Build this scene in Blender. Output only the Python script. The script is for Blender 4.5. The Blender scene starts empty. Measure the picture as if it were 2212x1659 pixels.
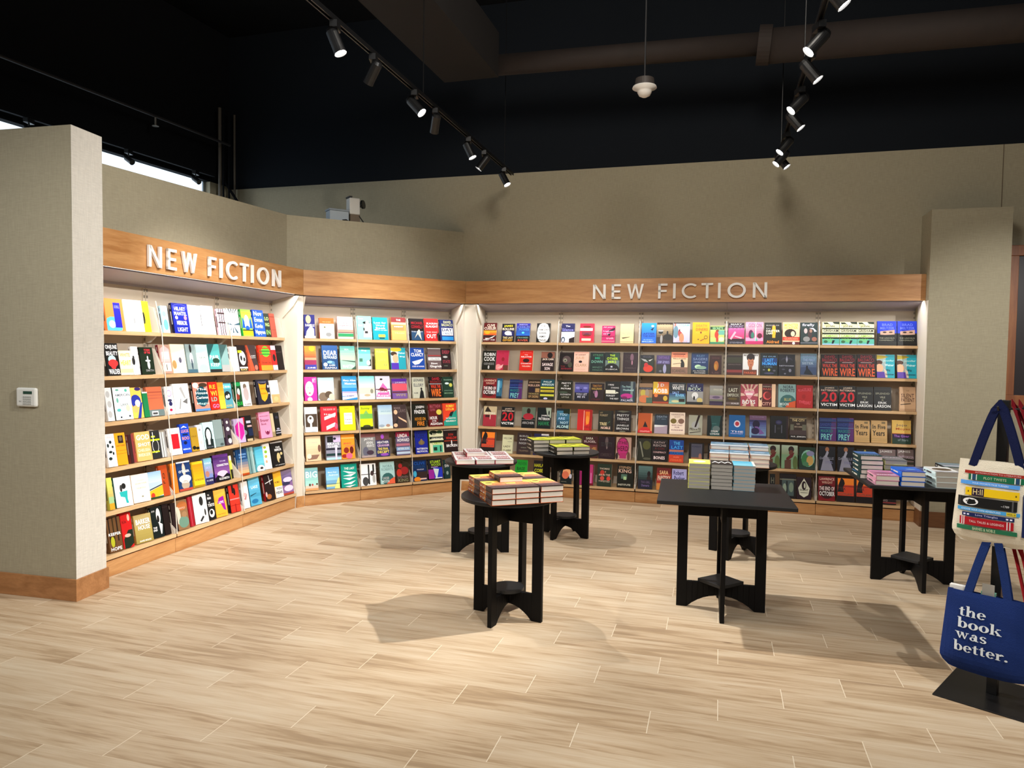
import bpy, math, random, re
from math import sin, cos, pi, radians
from mathutils import Matrix, Vector
random.seed(7)
sc = bpy.context.scene
col = sc.collection

# ------------------------------------------------------------------ camera, world, exposure
FPX, PITCH, ROLL, EYE = 1572.6, .0432, .0133, 1.6142
cam_d = bpy.data.cameras.new('camera')
cam = bpy.data.objects.new('camera', cam_d)
col.objects.link(cam)
cam_d.sensor_fit = 'HORIZONTAL'
cam_d.sensor_width = 36
cam_d.lens = FPX / 2212 * 36
cam_d.clip_start = .05
cam.matrix_world = Matrix.Translation((0, 0, EYE)) @ Matrix.Rotation(pi/2 - PITCH, 4, 'X') @ Matrix.Rotation(ROLL, 4, 'Z')
sc.camera = cam
world = bpy.data.worlds.new('world')
sc.world = world
world.use_nodes = True
world.node_tree.nodes['Background'].inputs[0].default_value = (1, .93, .84, 1)
world.node_tree.nodes['Background'].inputs[1].default_value = .13
sc.view_settings.view_transform = 'Standard'
sc.view_settings.look = 'None'
sc.view_settings.gamma = 1
sc.view_settings.exposure = 0.0
sc.view_settings.use_curve_mapping = False

SPOT_W, STRIP_W, FILL_W = 180, 4.5, 8     # watts: track spots, shelf strips, added area fills

def lamp(name, kind, loc, target, watts, color=(1, .975, .935), **kw):
    d = bpy.data.lights.new(name, kind)
    d.energy = watts
    d.color = color
    for k, v in kw.items():
        setattr(d, k, v)
    o = bpy.data.objects.new(name, d)
    col.objects.link(o)
    o.location = loc
    o.rotation_euler = (Vector(target) - Vector(loc)).to_track_quat('-Z', 'Y').to_euler()
    return o

# unseen area fills added for ambient light from the rest of the shop
lamp('fill_lamp', 'AREA', (-1.6, .2, 4.2), (-1.4, 2.6, 0), FILL_W * 3.0, shape='DISK', size=1.2)
lamp('fill_lamp', 'AREA', (1.8, .0, 4.2), (1.6, 3.0, 0), FILL_W * 3.0, shape='DISK', size=1.2)
lamp('fill_lamp', 'AREA', (-4.6, 2.0, 4.0), (-2.9, 4.3, 1.2), FILL_W * .45, shape='DISK', size=.8)
lamp('fill_lamp', 'AREA', (.8, 3.2, 4.9), (1.4, 8.0, 3.1), 72, (1, .93, .82), shape='DISK', size=1.0)  # soft wash added to brighten the upper back wall
# unseen spots added to brighten the shelves, walls, pillar and near floor
for loc, tgt, w, sz in (((1.15, 2.2, 3.5), (-2.72, 5.1, 1.5), 470, 50), ((.95, 1.5, 3.5), (-2.5, 6.6, 2.0), 430, 44),
                        ((.9, 1.2, 3.5), (-1.5, 3.1, 0), 300, 88), ((-1.6, 2.5, 3.5), (1.6, 2.9, 0), 60, 84),
                        ((-1.8, 1.8, 3.5), (.2, 2.4, 0), 90, 90), ((4.3, 3.0, 3.5), (4.5, 6.8, 1.6), 420, 36), ((2.2, 1.0, 3.5), (2.3, 2.9, 0), 250, 80),
                        ((-3.3, 1.2, 3.5), (-3.0, 4.5, 1.3), 170, 60), ((.2, 3.9, 3.5), (.7, 8.2, 1.3), 300, 40), ((1.3, 4.2, 3.5), (2.6, 7.7, 1.2), 120, 40), ((2.5, 2.6, 3.5), (3.1, 7.4, 1.2), 120, 30), ((.6, 3.0, 3.5), (-1.75, 7.9, 2.0), 300, 28)):
    lamp('spot_lamp', 'SPOT', loc, tgt, w, spot_size=radians(sz), spot_blend=.9, shadow_soft_size=.03)

# ------------------------------------------------------------------ helpers
def lin(c):
    return c / 12.92 if c <= .04045 else ((c + .055) / 1.055) ** 2.4

def hx(h):
    if len(h) == 3:
        h = ''.join(c * 2 for c in h)
    return tuple(lin(int(h[i:i+2], 16) / 255) for i in (0, 2, 4))

MATS = {}
def mat(name, rgb=(.5, .5, .5), rough=.6, metal=0, emit=None, strength=0, bump=0, bscale=40, vary=0, spec=.5, coat=0):
    if name in MATS:
        return MATS[name]
    m = bpy.data.materials.new(name)
    m.use_nodes = True
    nt = m.node_tree
    b = nt.nodes['Principled BSDF']
    if isinstance(rgb, str):
        rgb = hx(rgb)
    b.inputs['Base Color'].default_value = (*rgb, 1)
    b.inputs['Roughness'].default_value = rough
    b.inputs['Metallic'].default_value = metal
    b.inputs['Specular IOR Level'].default_value = spec
    if emit:
        b.inputs['Emission Color'].default_value = (*emit, 1)
        b.inputs['Emission Strength'].default_value = strength
    if bump or vary:
        tc = nt.nodes.new('ShaderNodeTexCoord')
        no = nt.nodes.new('ShaderNodeTexNoise')
        no.inputs['Scale'].default_value = bscale
        no.inputs['Detail'].default_value = 4
        nt.links.new(tc.outputs['Object'], no.inputs['Vector'])
        if bump:
            bp = nt.nodes.new('ShaderNodeBump')
            bp.inputs['Strength'].default_value = bump
            bp.inputs['Distance'].default_value = .004
            nt.links.new(no.outputs['Fac'], bp.inputs['Height'])
            nt.links.new(bp.outputs['Normal'], b.inputs['Normal'])
        if vary:
            hs = nt.nodes.new('ShaderNodeMix')
            hs.data_type = 'RGBA'
            hs.inputs[6].default_value = (*[c * (1 - vary) for c in rgb], 1)
            hs.inputs[7].default_value = (*[min(1, c * (1 + vary)) for c in rgb], 1)
            nt.links.new(no.outputs['Fac'], hs.inputs[0])
            nt.links.new(hs.outputs[2], b.inputs['Base Color'])
    MATS[name] = m
    return m

def printed_material():
    m = bpy.data.materials.new('printed_paper')
    m.use_nodes = True
    nt = m.node_tree
    b = nt.nodes['Principled BSDF']
    a = nt.nodes.new('ShaderNodeVertexColor')
    a.layer_name = 'ink'
    nt.links.new(a.outputs['Color'], b.inputs['Base Color'])
    b.inputs['Roughness'].default_value = .42
    b.inputs['Specular IOR Level'].default_value = .3
    return m

def wood_material(name, c1, c2, axis='X', scale=3.0, rough=.5):
    m = bpy.data.materials.new(name)
    m.use_nodes = True
    nt = m.node_tree
    L = nt.links.new
    b = nt.nodes['Principled BSDF']
    tc = nt.nodes.new('ShaderNodeTexCoord')
    mp = nt.nodes.new('ShaderNodeMapping')
    mp.inputs['Scale'].default_value = {'X': (1, 9, 9), 'Y': (9, 1, 9), 'Z': (9, 9, 1)}[axis]
    L(tc.outputs['Object'], mp.inputs['Vector'])
    n1 = nt.nodes.new('ShaderNodeTexNoise')
    n1.inputs['Scale'].default_value = scale * .6
    n1.inputs['Detail'].default_value = 5
    n1.inputs['Distortion'].default_value = 1.2
    L(mp.outputs['Vector'], n1.inputs['Vector'])
    w = nt.nodes.new('ShaderNodeTexNoise')
    w.inputs['Scale'].default_value = scale * 5
    w.inputs['Detail'].default_value = 3
    L(mp.outputs['Vector'], w.inputs['Vector'])
    mx = nt.nodes.new('ShaderNodeMath')
    mx.operation = 'MULTIPLY_ADD'
    mx.inputs[1].default_value = .35
    L(w.outputs['Fac'], mx.inputs[0])
    L(n1.outputs['Fac'], mx.inputs[2])
    r = nt.nodes.new('ShaderNodeValToRGB')
    r.color_ramp.elements[0].position = .48
    r.color_ramp.elements[0].color = (*hx(c2), 1)
    r.color_ramp.elements[1].position = .85
    r.color_ramp.elements[1].color = (*hx(c1), 1)
    L(mx.outputs[0], r.inputs[0])
    L(r.outputs['Color'], b.inputs['Base Color'])
    b.inputs['Roughness'].default_value = rough
    return m

def fabric_wall(name, rgb):
    m = bpy.data.materials.new(name)
    m.use_nodes = True
    nt = m.node_tree
    L = nt.links.new
    b = nt.nodes['Principled BSDF']
    tc = nt.nodes.new('ShaderNodeTexCoord')
    hs = []
    for s in ((18, 18, 320), (300, 300, 12)):
        mp = nt.nodes.new('ShaderNodeMapping')
        mp.inputs['Scale'].default_value = s
        L(tc.outputs['Object'], mp.inputs['Vector'])
        n = nt.nodes.new('ShaderNodeTexNoise')
        n.inputs['Scale'].default_value = 1
        n.inputs['Detail'].default_value = 2
        L(mp.outputs['Vector'], n.inputs['Vector'])
        hs.append(n)
    ad = nt.nodes.new('ShaderNodeMath')
    L(hs[0].outputs['Fac'], ad.inputs[0])
    L(hs[1].outputs['Fac'], ad.inputs[1])
    r = nt.nodes.new('ShaderNodeMapRange')
    r.inputs[1].default_value = .7
    r.inputs[2].default_value = 1.3
    L(ad.outputs[0], r.inputs[0])
    mx = nt.nodes.new('ShaderNodeMix')
    mx.data_type = 'RGBA'
    c = hx(rgb)
    mx.inputs[6].default_value = (*[v * .88 for v in c], 1)
    mx.inputs[7].default_value = (*[v * 1.1 for v in c], 1)
    L(r.outputs[0], mx.inputs[0])
    L(mx.outputs[2], b.inputs['Base Color'])
    b.inputs['Roughness'].default_value = .85
    b.inputs['Specular IOR Level'].default_value = .2
    return m

PRINT = printed_material()
OAK = wood_material('honey_oak', 'ca9762', 'aa7442', 'X', 2.2, .42)
SHELF_OAK = wood_material('pale_maple_edge', 'd9b88c', 'c19c70', 'X', 3, .5)
FRAME_WOOD = wood_material('reddish_oak', 'a4683c', '8a5230', 'Z', 3, .45)
WALL = fabric_wall('beige_woven_wallcovering', 'a59d86')
PANEL = mat('beige_laminate', 'c9bba8', .6, vary=.02, bscale=3)
COLUMN = mat('cream_laminate', 'ddd5c6', .6, vary=.02, bscale=3)
CANOPY = mat('lilac_grey_laminate', 'a29a9f', .55, vary=.02, bscale=3)
WHITE_MET = mat('white_enamel', 'e8dfd2', .45)
DARK = mat('black_paint', (.006, .0065, .008), .9, spec=.15)
DARK_HOLE = mat('slot_shadow_black', (.02, .018, .016), .8)
BLACKWOOD = mat('black_stained_wood', (.0036, .0032, .0032), .55, bump=.1, bscale=60, vary=.15, spec=.16)
BLACKTOP = mat('black_table_surface', (.0105, .0108, .0115), .5, bump=.06, bscale=90, vary=.1, spec=.4)
BLACKMET = mat('black_metal', (.006, .006, .0065), .4, spec=.5)
PAGES = mat('book_page_edges', 'e9e2d6', .75, bump=.4, bscale=400, vary=.06)
PAPERB = mat('grey_pulp_edges', 'b9b3a9', .8, bump=.4, bscale=400, vary=.06)
LETTER = mat('white_sign_acrylic', 'f4f0ea', .4)

class MB:
    def __init__(s):
        s.v, s.f, s.c, s.m = [], [], [], []
    def face(s, pts, c=None, m=0):
        n = len(s.v)
        s.v += [tuple(p) for p in pts]
        s.f.append(tuple(range(n, n + len(pts))))
        s.c.append(c); s.m.append(m)
    def raw(s, vs, fs, c=None, m=0):
        n = len(s.v)
        s.v += [tuple(p) for p in vs]
        for f in fs:
            s.f.append(tuple(i + n for i in f)); s.c.append(c); s.m.append(m)
    def box(s, x0, x1, y0, y1, z0, z1, c=None, m=0):
        vs = [(x, y, z) for z in (z0, z1) for y in (y0, y1) for x in (x0, x1)]
        s.raw(vs, [(0, 2, 3, 1), (4, 5, 7, 6), (0, 1, 5, 4), (2, 6, 7, 3), (0, 4, 6, 2), (1, 3, 7, 5)], c, m)
    def prism(s, poly, fn, a, b, c=None, m=0):
        """poly: 2D points; fn(u, v, w) -> 3D"""
        n = len(poly)
        vs = [fn(u, v, a) for u, v in poly] + [fn(u, v, b) for u, v in poly]
        fs = [tuple(range(n))[::-1], tuple(range(n, 2 * n))]
        fs += [(i, (i + 1) % n, n + (i + 1) % n, n + i) for i in range(n)]
        s.raw(vs, fs, c, m)
    def tube(s, pts, r, n=8, c=None, m=0, cap=True):
        pts = [Vector(p) for p in pts]
        rs = r if isinstance(r, (list, tuple)) else [r] * len(pts)
        rings = []
        up = None
        for i, p in enumerate(pts):
            d = (pts[min(i + 1, len(pts) - 1)] - pts[max(i - 1, 0)])
            d = d.normalized() if d.length > 1e-9 else Vector((0, 0, 1))
            if up is None:
                up = Vector((0, 0, 1)) if abs(d.z) < .9 else Vector((1, 0, 0))
            a = d.cross(up).normalized()
            b = a.cross(d).normalized()
            up = b
            rings.append([p + a * (rs[i] * cos(2*pi*k/n)) + b * (rs[i] * sin(2*pi*k/n)) for k in range(n)])
        vs = [q for ring in rings for q in ring]
        fs = [(i*n + k, i*n + (k+1) % n, (i+1)*n + (k+1) % n, (i+1)*n + k) for i in range(len(pts)-1) for k in range(n)]
        if cap:
            fs += [tuple(range(n))[::-1], tuple(range((len(pts)-1)*n, len(pts)*n))]
        s.raw(vs, fs, c, m)
    def lathe(s, prof, n=20, c=None, m=0, o=(0, 0, 0)):
        vs = [(o[0] + r*cos(2*pi*k/n), o[1] + r*sin(2*pi*k/n), o[2] + z) for r, z in prof for k in range(n)]
        fs = [(i*n + k, i*n + (k+1) % n, (i+1)*n + (k+1) % n, (i+1)*n + k) for i in range(len(prof)-1) for k in range(n)]
        s.raw(vs, fs, c, m)
    def build(s, name, mats, parent=None, loc=None, rot=None, smooth=False, bevel=0):
        me = bpy.data.meshes.new(name)
        me.from_pydata(s.v, [], s.f)
        if not isinstance(mats, (list, tuple)):
            mats = [mats]
        for q in mats:
            me.materials.append(q)
        for p, i in zip(me.polygons, s.m):
            p.material_index = i
            p.use_smooth = smooth
        if any(c is not None for c in s.c):
            at = me.color_attributes.new('ink', 'FLOAT_COLOR', 'CORNER')
            buf = []
            for f, c in zip(s.f, s.c):
                buf += [*[v ** 1.18 for v in (c or (1, 1, 1))], 1] * len(f)
            at.data.foreach_set('color', buf)
        me.update()
        o = bpy.data.objects.new(name, me)
        col.objects.link(o)
        if parent: o.parent = parent
        if loc is not None: o.location = loc
        if rot is not None: o.rotation_euler = rot
        if bevel:
            bv = o.modifiers.new('bevel', 'BEVEL')
            bv.width = bevel; bv.segments = 2; bv.limit_method = 'ANGLE'
        return o

def empty(name, loc=(0, 0, 0), rz=0, rot=None):
    o = bpy.data.objects.new(name, None)
    col.objects.link(o)
    o.empty_display_size = .05
    o.location = loc
    o.rotation_euler = rot or (0, 0, rz)
    return o

LABELS = {}
def tag(o, label, cat, group=None):
    n = len(label.split())
    if n < 4 or n > 16: print('LABEL LENGTH', n, label)
    if label in LABELS: print('DUPLICATE LABEL', label)
    LABELS[label] = 1
    o['label'] = label; o['category'] = cat
    if group: o['group'] = group
    return o

def struct(o):
    o['kind'] = 'structure'
    return o

# frames of the three shelving runs: x runs along the wall, -y faces the room
UNIT = {'A': ((-2.7588, 5.7236, 0), 1.3113), 'B': ((-2.1886, 7.5594, 0), .5552), 'C': ((-.3666, 8.5023, 0), -.2859)}
def upt(u, s, d, z=0):
    o, a = UNIT[u]
    return Vector((o[0] + cos(a)*s + sin(a)*d, o[1] + sin(a)*s - cos(a)*d, z))
def junction(u1, d1, u2, d2):
    (o1, a1), (o2, a2) = UNIT[u1], UNIT[u2]
    n1 = (sin(a1), -cos(a1)); n2 = (sin(a2), -cos(a2))
    c1 = n1[0]*o1[0] + n1[1]*o1[1] + d1; c2 = n2[0]*o2[0] + n2[1]*o2[1] + d2
    det = n1[0]*n2[1] - n1[1]*n2[0]
    return Vector(((c1*n2[1] - c2*n1[1]) / det, (n1[0]*c2 - n2[0]*c1) / det, 0))
def along(u, p):
    o, a = UNIT[u]
    return (p.x - o[0]) * cos(a) + (p.y - o[1]) * sin(a)

# ------------------------------------------------------------------ text as flat mesh
TXT = {}
def text_mesh(s, bold=.012):
    k = (s, bold)
    if k in TXT: return TXT[k]
    cu = bpy.data.curves.new('t', 'FONT')
    cu.body = s
    cu.offset = bold
    cu.resolution_u = 2
    cu.space_character = 1.05
    cu.align_x = 'LEFT'
    o = bpy.data.objects.new('t', cu)
    col.objects.link(o)
    dg = bpy.context.evaluated_depsgraph_get()
    me = o.evaluated_get(dg).to_mesh()
    vs = [tuple(v.co) for v in me.vertices]
    fs = [tuple(p.vertices) for p in me.polygons]
    o.evaluated_get(dg).to_mesh_clear()
    col.objects.unlink(o)
    bpy.data.objects.remove(o); bpy.data.curves.remove(cu)
    if not vs:
        TXT[k] = ([], []); return TXT[k]
    x0 = min(v[0] for v in vs); x1 = max(v[0] for v in vs)
    y0 = min(v[1] for v in vs); y1 = max(v[1] for v in vs)
    vs = [((v[0]-x0)/(x1-x0), (v[1]-y0)/(y1-y0)) for v in vs]
    TXT[k] = (vs, fs)
    return TXT[k]

def put_text(mb, s, fn, x0, x1, y0, y1, c=None, m=0, bold=.012):
    vs, fs = text_mesh(s, bold)
    if vs:
        mb.raw([fn(x0 + (x1-x0)*u, y0 + (y1-y0)*v) for u, v in vs], fs, c, m)

# ------------------------------------------------------------------ setting: floor, walls, ceiling
def floor_material():
    m = bpy.data.materials.new('wood_look_floor_tile')
    m.use_nodes = True
    nt = m.node_tree
    L = nt.links.new
    b = nt.nodes['Principled BSDF']
    def math_(op, a, c=None, d=None):
        n = nt.nodes.new('ShaderNodeMath'); n.operation = op
        for i, v in enumerate((a, c, d)):
            if v is None: continue
            if isinstance(v, (int, float)): n.inputs[i].default_value = v
            else: L(v, n.inputs[i])
        return n.outputs[0]
    tc = nt.nodes.new('ShaderNodeTexCoord')
    sp = nt.nodes.new('ShaderNodeSeparateXYZ')
    L(tc.outputs['Object'], sp.inputs[0])
    x, y = sp.outputs[0], sp.outputs[1]
    LEN, WID = .8775, .2035
    row = math_('FLOOR', math_('DIVIDE', math_('SUBTRACT', y, 3.49), WID))
    row = math_('ADD', row, 1)
    ux = math_('DIVIDE', math_('SUBTRACT', math_('SUBTRACT', x, .0355), math_('MULTIPLY', row, LEN / 3)), LEN)
    colu = math_('FLOOR', ux)
    fx = math_('FRACT', ux)
    fy = math_('FRACT', math_('DIVIDE', math_('SUBTRACT', y, 3.49), WID))
    # grout lines
    gx = math_('LESS_THAN', math_('MULTIPLY', math_('MINIMUM', fx, math_('SUBTRACT', 1, fx)), LEN), .0019)
    gy = math_('LESS_THAN', math_('MULTIPLY', math_('MINIMUM', fy, math_('SUBTRACT', 1, fy)), WID), .0009)
    grout = math_('MAXIMUM', gx, math_('MULTIPLY', gy, .55))
    cb = nt.nodes.new('ShaderNodeCombineXYZ')
    L(row, cb.inputs[0]); L(colu, cb.inputs[1])
    wn = nt.nodes.new('ShaderNodeTexWhiteNoise')
    L(cb.outputs[0], wn.inputs['Vector'])
    # grain coordinates, shifted per plank
    off = nt.nodes.new('ShaderNodeVectorMath'); off.operation = 'MULTIPLY_ADD'
    L(wn.outputs['Color'], off.inputs[0]); off.inputs[1].default_value = (9, 9, 9)
    L(tc.outputs['Object'], off.inputs[2])
    def noise(scale3, scale, detail, dist=0, rough=.55):
        mp = nt.nodes.new('ShaderNodeMapping'); mp.inputs['Scale'].default_value = scale3
        L(off.outputs[0], mp.inputs['Vector'])
        n = nt.nodes.new('ShaderNodeTexNoise')
        n.inputs['Scale'].default_value = scale; n.inputs['Detail'].default_value = detail
        n.inputs['Distortion'].default_value = dist; n.inputs['Roughness'].default_value = rough
        L(mp.outputs['Vector'], n.inputs['Vector'])
        return n.outputs['Fac']
    streak = noise((1.2, 16, 1), 1.6, 6, .6)
    fine = noise((5, 90, 1), 1.5, 3)
    broad = noise((.7, 3.2, 1), 1.4, 2, .4)
    mixv = math_('ADD', math_('MULTIPLY', streak, .62), math_('MULTIPLY', fine, .2))
    mixv = math_('ADD', mixv, math_('MULTIPLY', broad, .3))
    mixv = math_('ADD', mixv, math_('MULTIPLY', wn.outputs['Value'], .1))
    r = nt.nodes.new('ShaderNodeValToRGB')
    cr = r.color_ramp
    cr.elements[0].position = .40; cr.elements[0].color = (*hx('9c8368'), 1)
    cr.elements[1].position = .86; cr.elements[1].color = (*hx('d1c2a9'), 1)
    for p, c in ((.5, 'a98f70'), (.58, 'bca486'), (.68, 'c6b195')):
        e = cr.elements.new(p); e.color = (*hx(c), 1)
    L(mixv, r.inputs[0])
    # knots
    mp = nt.nodes.new('ShaderNodeMapping'); mp.inputs['Scale'].default_value = (1.0, 2.4, 1)
    L(off.outputs[0], mp.inputs['Vector'])
    vo = nt.nodes.new('ShaderNodeTexVoronoi'); vo.inputs['Scale'].default_value = 1.15
    L(mp.outputs['Vector'], vo.inputs['Vector'])
    kn = nt.nodes.new('ShaderNodeMapRange')
    kn.inputs[1].default_value = .012; kn.inputs[2].default_value = .05
    kn.inputs[3].default_value = .62; kn.inputs[4].default_value = 0
    kn.interpolation_type = 'SMOOTHSTEP'
    L(vo.outputs['Distance'], kn.inputs[0])
    mk = nt.nodes.new('ShaderNodeMix'); mk.data_type = 'RGBA'
    L(kn.outputs[0], mk.inputs[0]); L(r.outputs[0], mk.inputs[6]); mk.inputs[7].default_value = (*hx('6b5039'), 1)
    mg = nt.nodes.new('ShaderNodeMix'); mg.data_type = 'RGBA'
    L(grout, mg.inputs[0]); L(mk.outputs[2], mg.inputs[6]); mg.inputs[7].default_value = (*hx('e2d3ba'), 1)
    L(mg.outputs[2], b.inputs['Base Color'])
    b.inputs['Roughness'].default_value = .48
    b.inputs['Specular IOR Level'].default_value = .35
    return m

mb = MB()
mb.face([(-9, -5, 0), (9, -5, 0), (9, 13, 0), (-9, 13, 0)])
struct(mb.build('floor', floor_material(), rot=(0, 0, -radians(15.8))))

# walls: run A/B bulkhead to 2.985 m, lower backing behind the shelving
TOPZ, BEIGE_TOP, CEIL = 2.985, 3.67, 5.6
def run_wall(name, pts_front, pts_back, z0, z1, m):
    mb = MB()
    poly = [(p.x, p.y) for p in pts_front] + [(p.x, p.y) for p in reversed(pts_back)]
    mb.prism(poly[::-1], lambda u, v, w: (u, v, w), z0, z1)
    return struct(mb.build(name, m))
BULK = -.05
pA0 = upt('A', -1.0, BULK)
abf = junction('A', BULK, 'B', BULK); abb = junction('A', -.34, 'B', -.34)
bcf = junction('B', BULK, 'C', BULK)
def sloped(name, fr, bk, z0, zs, m):
    mb = MB()
    n = len(fr)
    F = [(p.x, p.y) for p in fr]; B = [(p.x, p.y) for p in bk]
    lo = [(*F[0], z0), (*F[1], z0), (*B[1], z0), (*B[0], z0)]
    hi = [(*F[0], zs[0]), (*F[1], zs[1]), (*B[1], zs[1]), (*B[0], zs[0])]
    mb.raw(lo + hi, [(3, 2, 1, 0), (4, 5, 6, 7), (0, 1, 5, 4), (1, 2, 6, 5), (2, 3, 7, 6), (3, 0, 4, 7)])
    return struct(mb.build(name, m))
sloped('wall_left', [pA0, abf], [upt('A', -1.0, -.34), abb], 2.14, (2.905, 2.995), WALL)
run_wall('wall_left', [upt('A', -1.0, -.182), junction('A', -.182, 'B', -.182)], [upt('A', -1.0, -.34), abb], 0, 2.14, WALL)
sloped('wall_corner', [abf, bcf], [abb, junction('B', -.34, 'C', BULK)], 2.14, (2.995, 3.015), WALL)
run_wall('wall_corner', [junction('A', -.182, 'B', -.182), junction('B', -.182, 'C', -.182)], [abb, junction('B', -.34, 'C', -.182)], 0, 2.14, WALL)
mb = MB()   # long back wall, recessed behind the shelving
mb.box(-3.62, 9, .05, .35, 2.14, BEIGE_TOP)
mb.box(-3.62, 4.56, .182, .35, 0, 2.14)
mb.box(4.56, 9, .05, .35, 0, 2.14)
struct(mb.build('wall_back', WALL, loc=UNIT['C'][0], rot=(0, 0, UNIT['C'][1])))
mb = MB()
mb.box(-3.62, 9, .05, .35, BEIGE_TOP, CEIL)
struct(mb.build('wall_back', mat('black_paint_haze_tint', (.008, .0105, .0145), .9, spec=.15), loc=UNIT['C'][0], rot=(0, 0, UNIT['C'][1])))  # bluish lift in this black paint stands for flare haze
mb = MB()
mb.box(5.245, 5.251, .046, .052, TOPZ, BEIGE_TOP)
struct(mb.build('trim_1', mat('seam_brown', '6b5c4a', .8), loc=UNIT['C'][0], rot=(0, 0, UNIT['C'][1])))
mb = MB()
mb.face([(-9, -3, CEIL), (9, -3, CEIL), (9, 12, CEIL), (-9, 12, CEIL)])
struct(mb.build('ceiling', DARK))

def baseboard(name, poly, z1=.13, m=None):
    mb = MB()
    mb.prism(poly, lambda u, v, w: (u, v, w), 0, z1)
    return struct(mb.build(name, m or OAK, bevel=.002))
# free-standing wall end at the left
WC, WD, WN = Vector((-2.747, 4.559)), Vector((-.972, .234)), Vector((.234, .972))
mb = MB()
e = Vector((.044, .262))
poly = [WC, WC + e, WC + e + WD*2.6, WC + WD*2.6]
mb.prism([(p.x, p.y) for p in poly], lambda u, v, w: (u, v, w), 0, TOPZ)
struct(mb.build('wall_front', WALL))
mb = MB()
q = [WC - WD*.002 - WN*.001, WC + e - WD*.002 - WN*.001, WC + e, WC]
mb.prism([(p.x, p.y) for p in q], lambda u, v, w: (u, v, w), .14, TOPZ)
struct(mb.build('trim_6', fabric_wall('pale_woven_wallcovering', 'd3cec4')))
o2 = .014
poly = [WC - WN*o2 - WD*o2, WC + e*1.04 - WD*o2, WC + e*1.04 + WD*.05, WC + e*.5 + WD*.05, WC + e*.5 + WD*2.6, WC - WN*o2 + WD*2.6]
baseboard('baseboard_left', [(p.x, p.y) for p in poly], .14, wood_material('oak_baseboard', 'b07c4e', '946339', 'X', 3))
# pillar at the right end of the long run
mb = MB()
mb.box(4.57, 5.235, -.31, .06, 0, 3.01)
struct(mb.build('wall_right', WALL, loc=UNIT['C'][0], rot=(0, 0, UNIT['C'][1])))
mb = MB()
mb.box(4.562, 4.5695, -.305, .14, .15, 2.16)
struct(mb.build('painted_lit_side', COLUMN, loc=UNIT['C'][0], rot=(0, 0, UNIT['C'][1])))  # cream panel stands in for strip light on the pillar's wallcovered side
mb = MB()
mb.box(4.555, 5.25, -.325, .05, 0, .15)
struct(mb.build('baseboard_right', wood_material('dark_oak_baseboard', '7d5230', '694224', 'X', 3), loc=UNIT['C'][0], rot=(0, 0, UNIT['C'][1]), bevel=.002))
mb = MB()
mb.box(5.25, 9, -.0, .05, 0, .15)
struct(mb.build('baseboard_back', OAK, loc=UNIT['C'][0], rot=(0, 0, UNIT['C'][1])))

# shop front seen over the left wall: black upper wall, bright clerestory
SF0, SF1 = Vector((-3.665, 9.60)), Vector((-5.9, 3.65))
sd = (SF1 - SF0).normalized(); sa = math.atan2(sd.y, sd.x)
SL = (SF1 - SF0).length
mb = MB(); mb.box(-.1, SL, -.15, 0, 3.7, CEIL)
struct(mb.build('wall_shopfront', DARK, loc=(SF0.x, SF0.y, 0), rot=(0, 0, sa)))
mb = MB(); mb.box(-.1, .42, -.15, 0, 0, 3.7); mb.box(.42, SL, -.15, 0, 0, 2.3)
struct(mb.build('wall_shopfront', WALL, loc=(SF0.x, SF0.y, 0), rot=(0, 0, sa)))
wr = struct(empty('window_1', (SF0.x, SF0.y, 0), sa))
mb = MB(); mb.box(.42, SL, -.10, -.09, 2.3, 3.7)
mb.build('window_pane', mat('daylit_glass', 'dfe9ee', .3, emit=(.72, .86, 1), strength=1.5), wr)
mb = MB()
for k in (.42, 2.3, 4.2, 6.0): mb.box(k, k + .04, -.11, -.07, 2.3, 3.7)
mb.build('window_frame', mat('grey_aluminium', '8d9498', .4, .6), wr)

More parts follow.
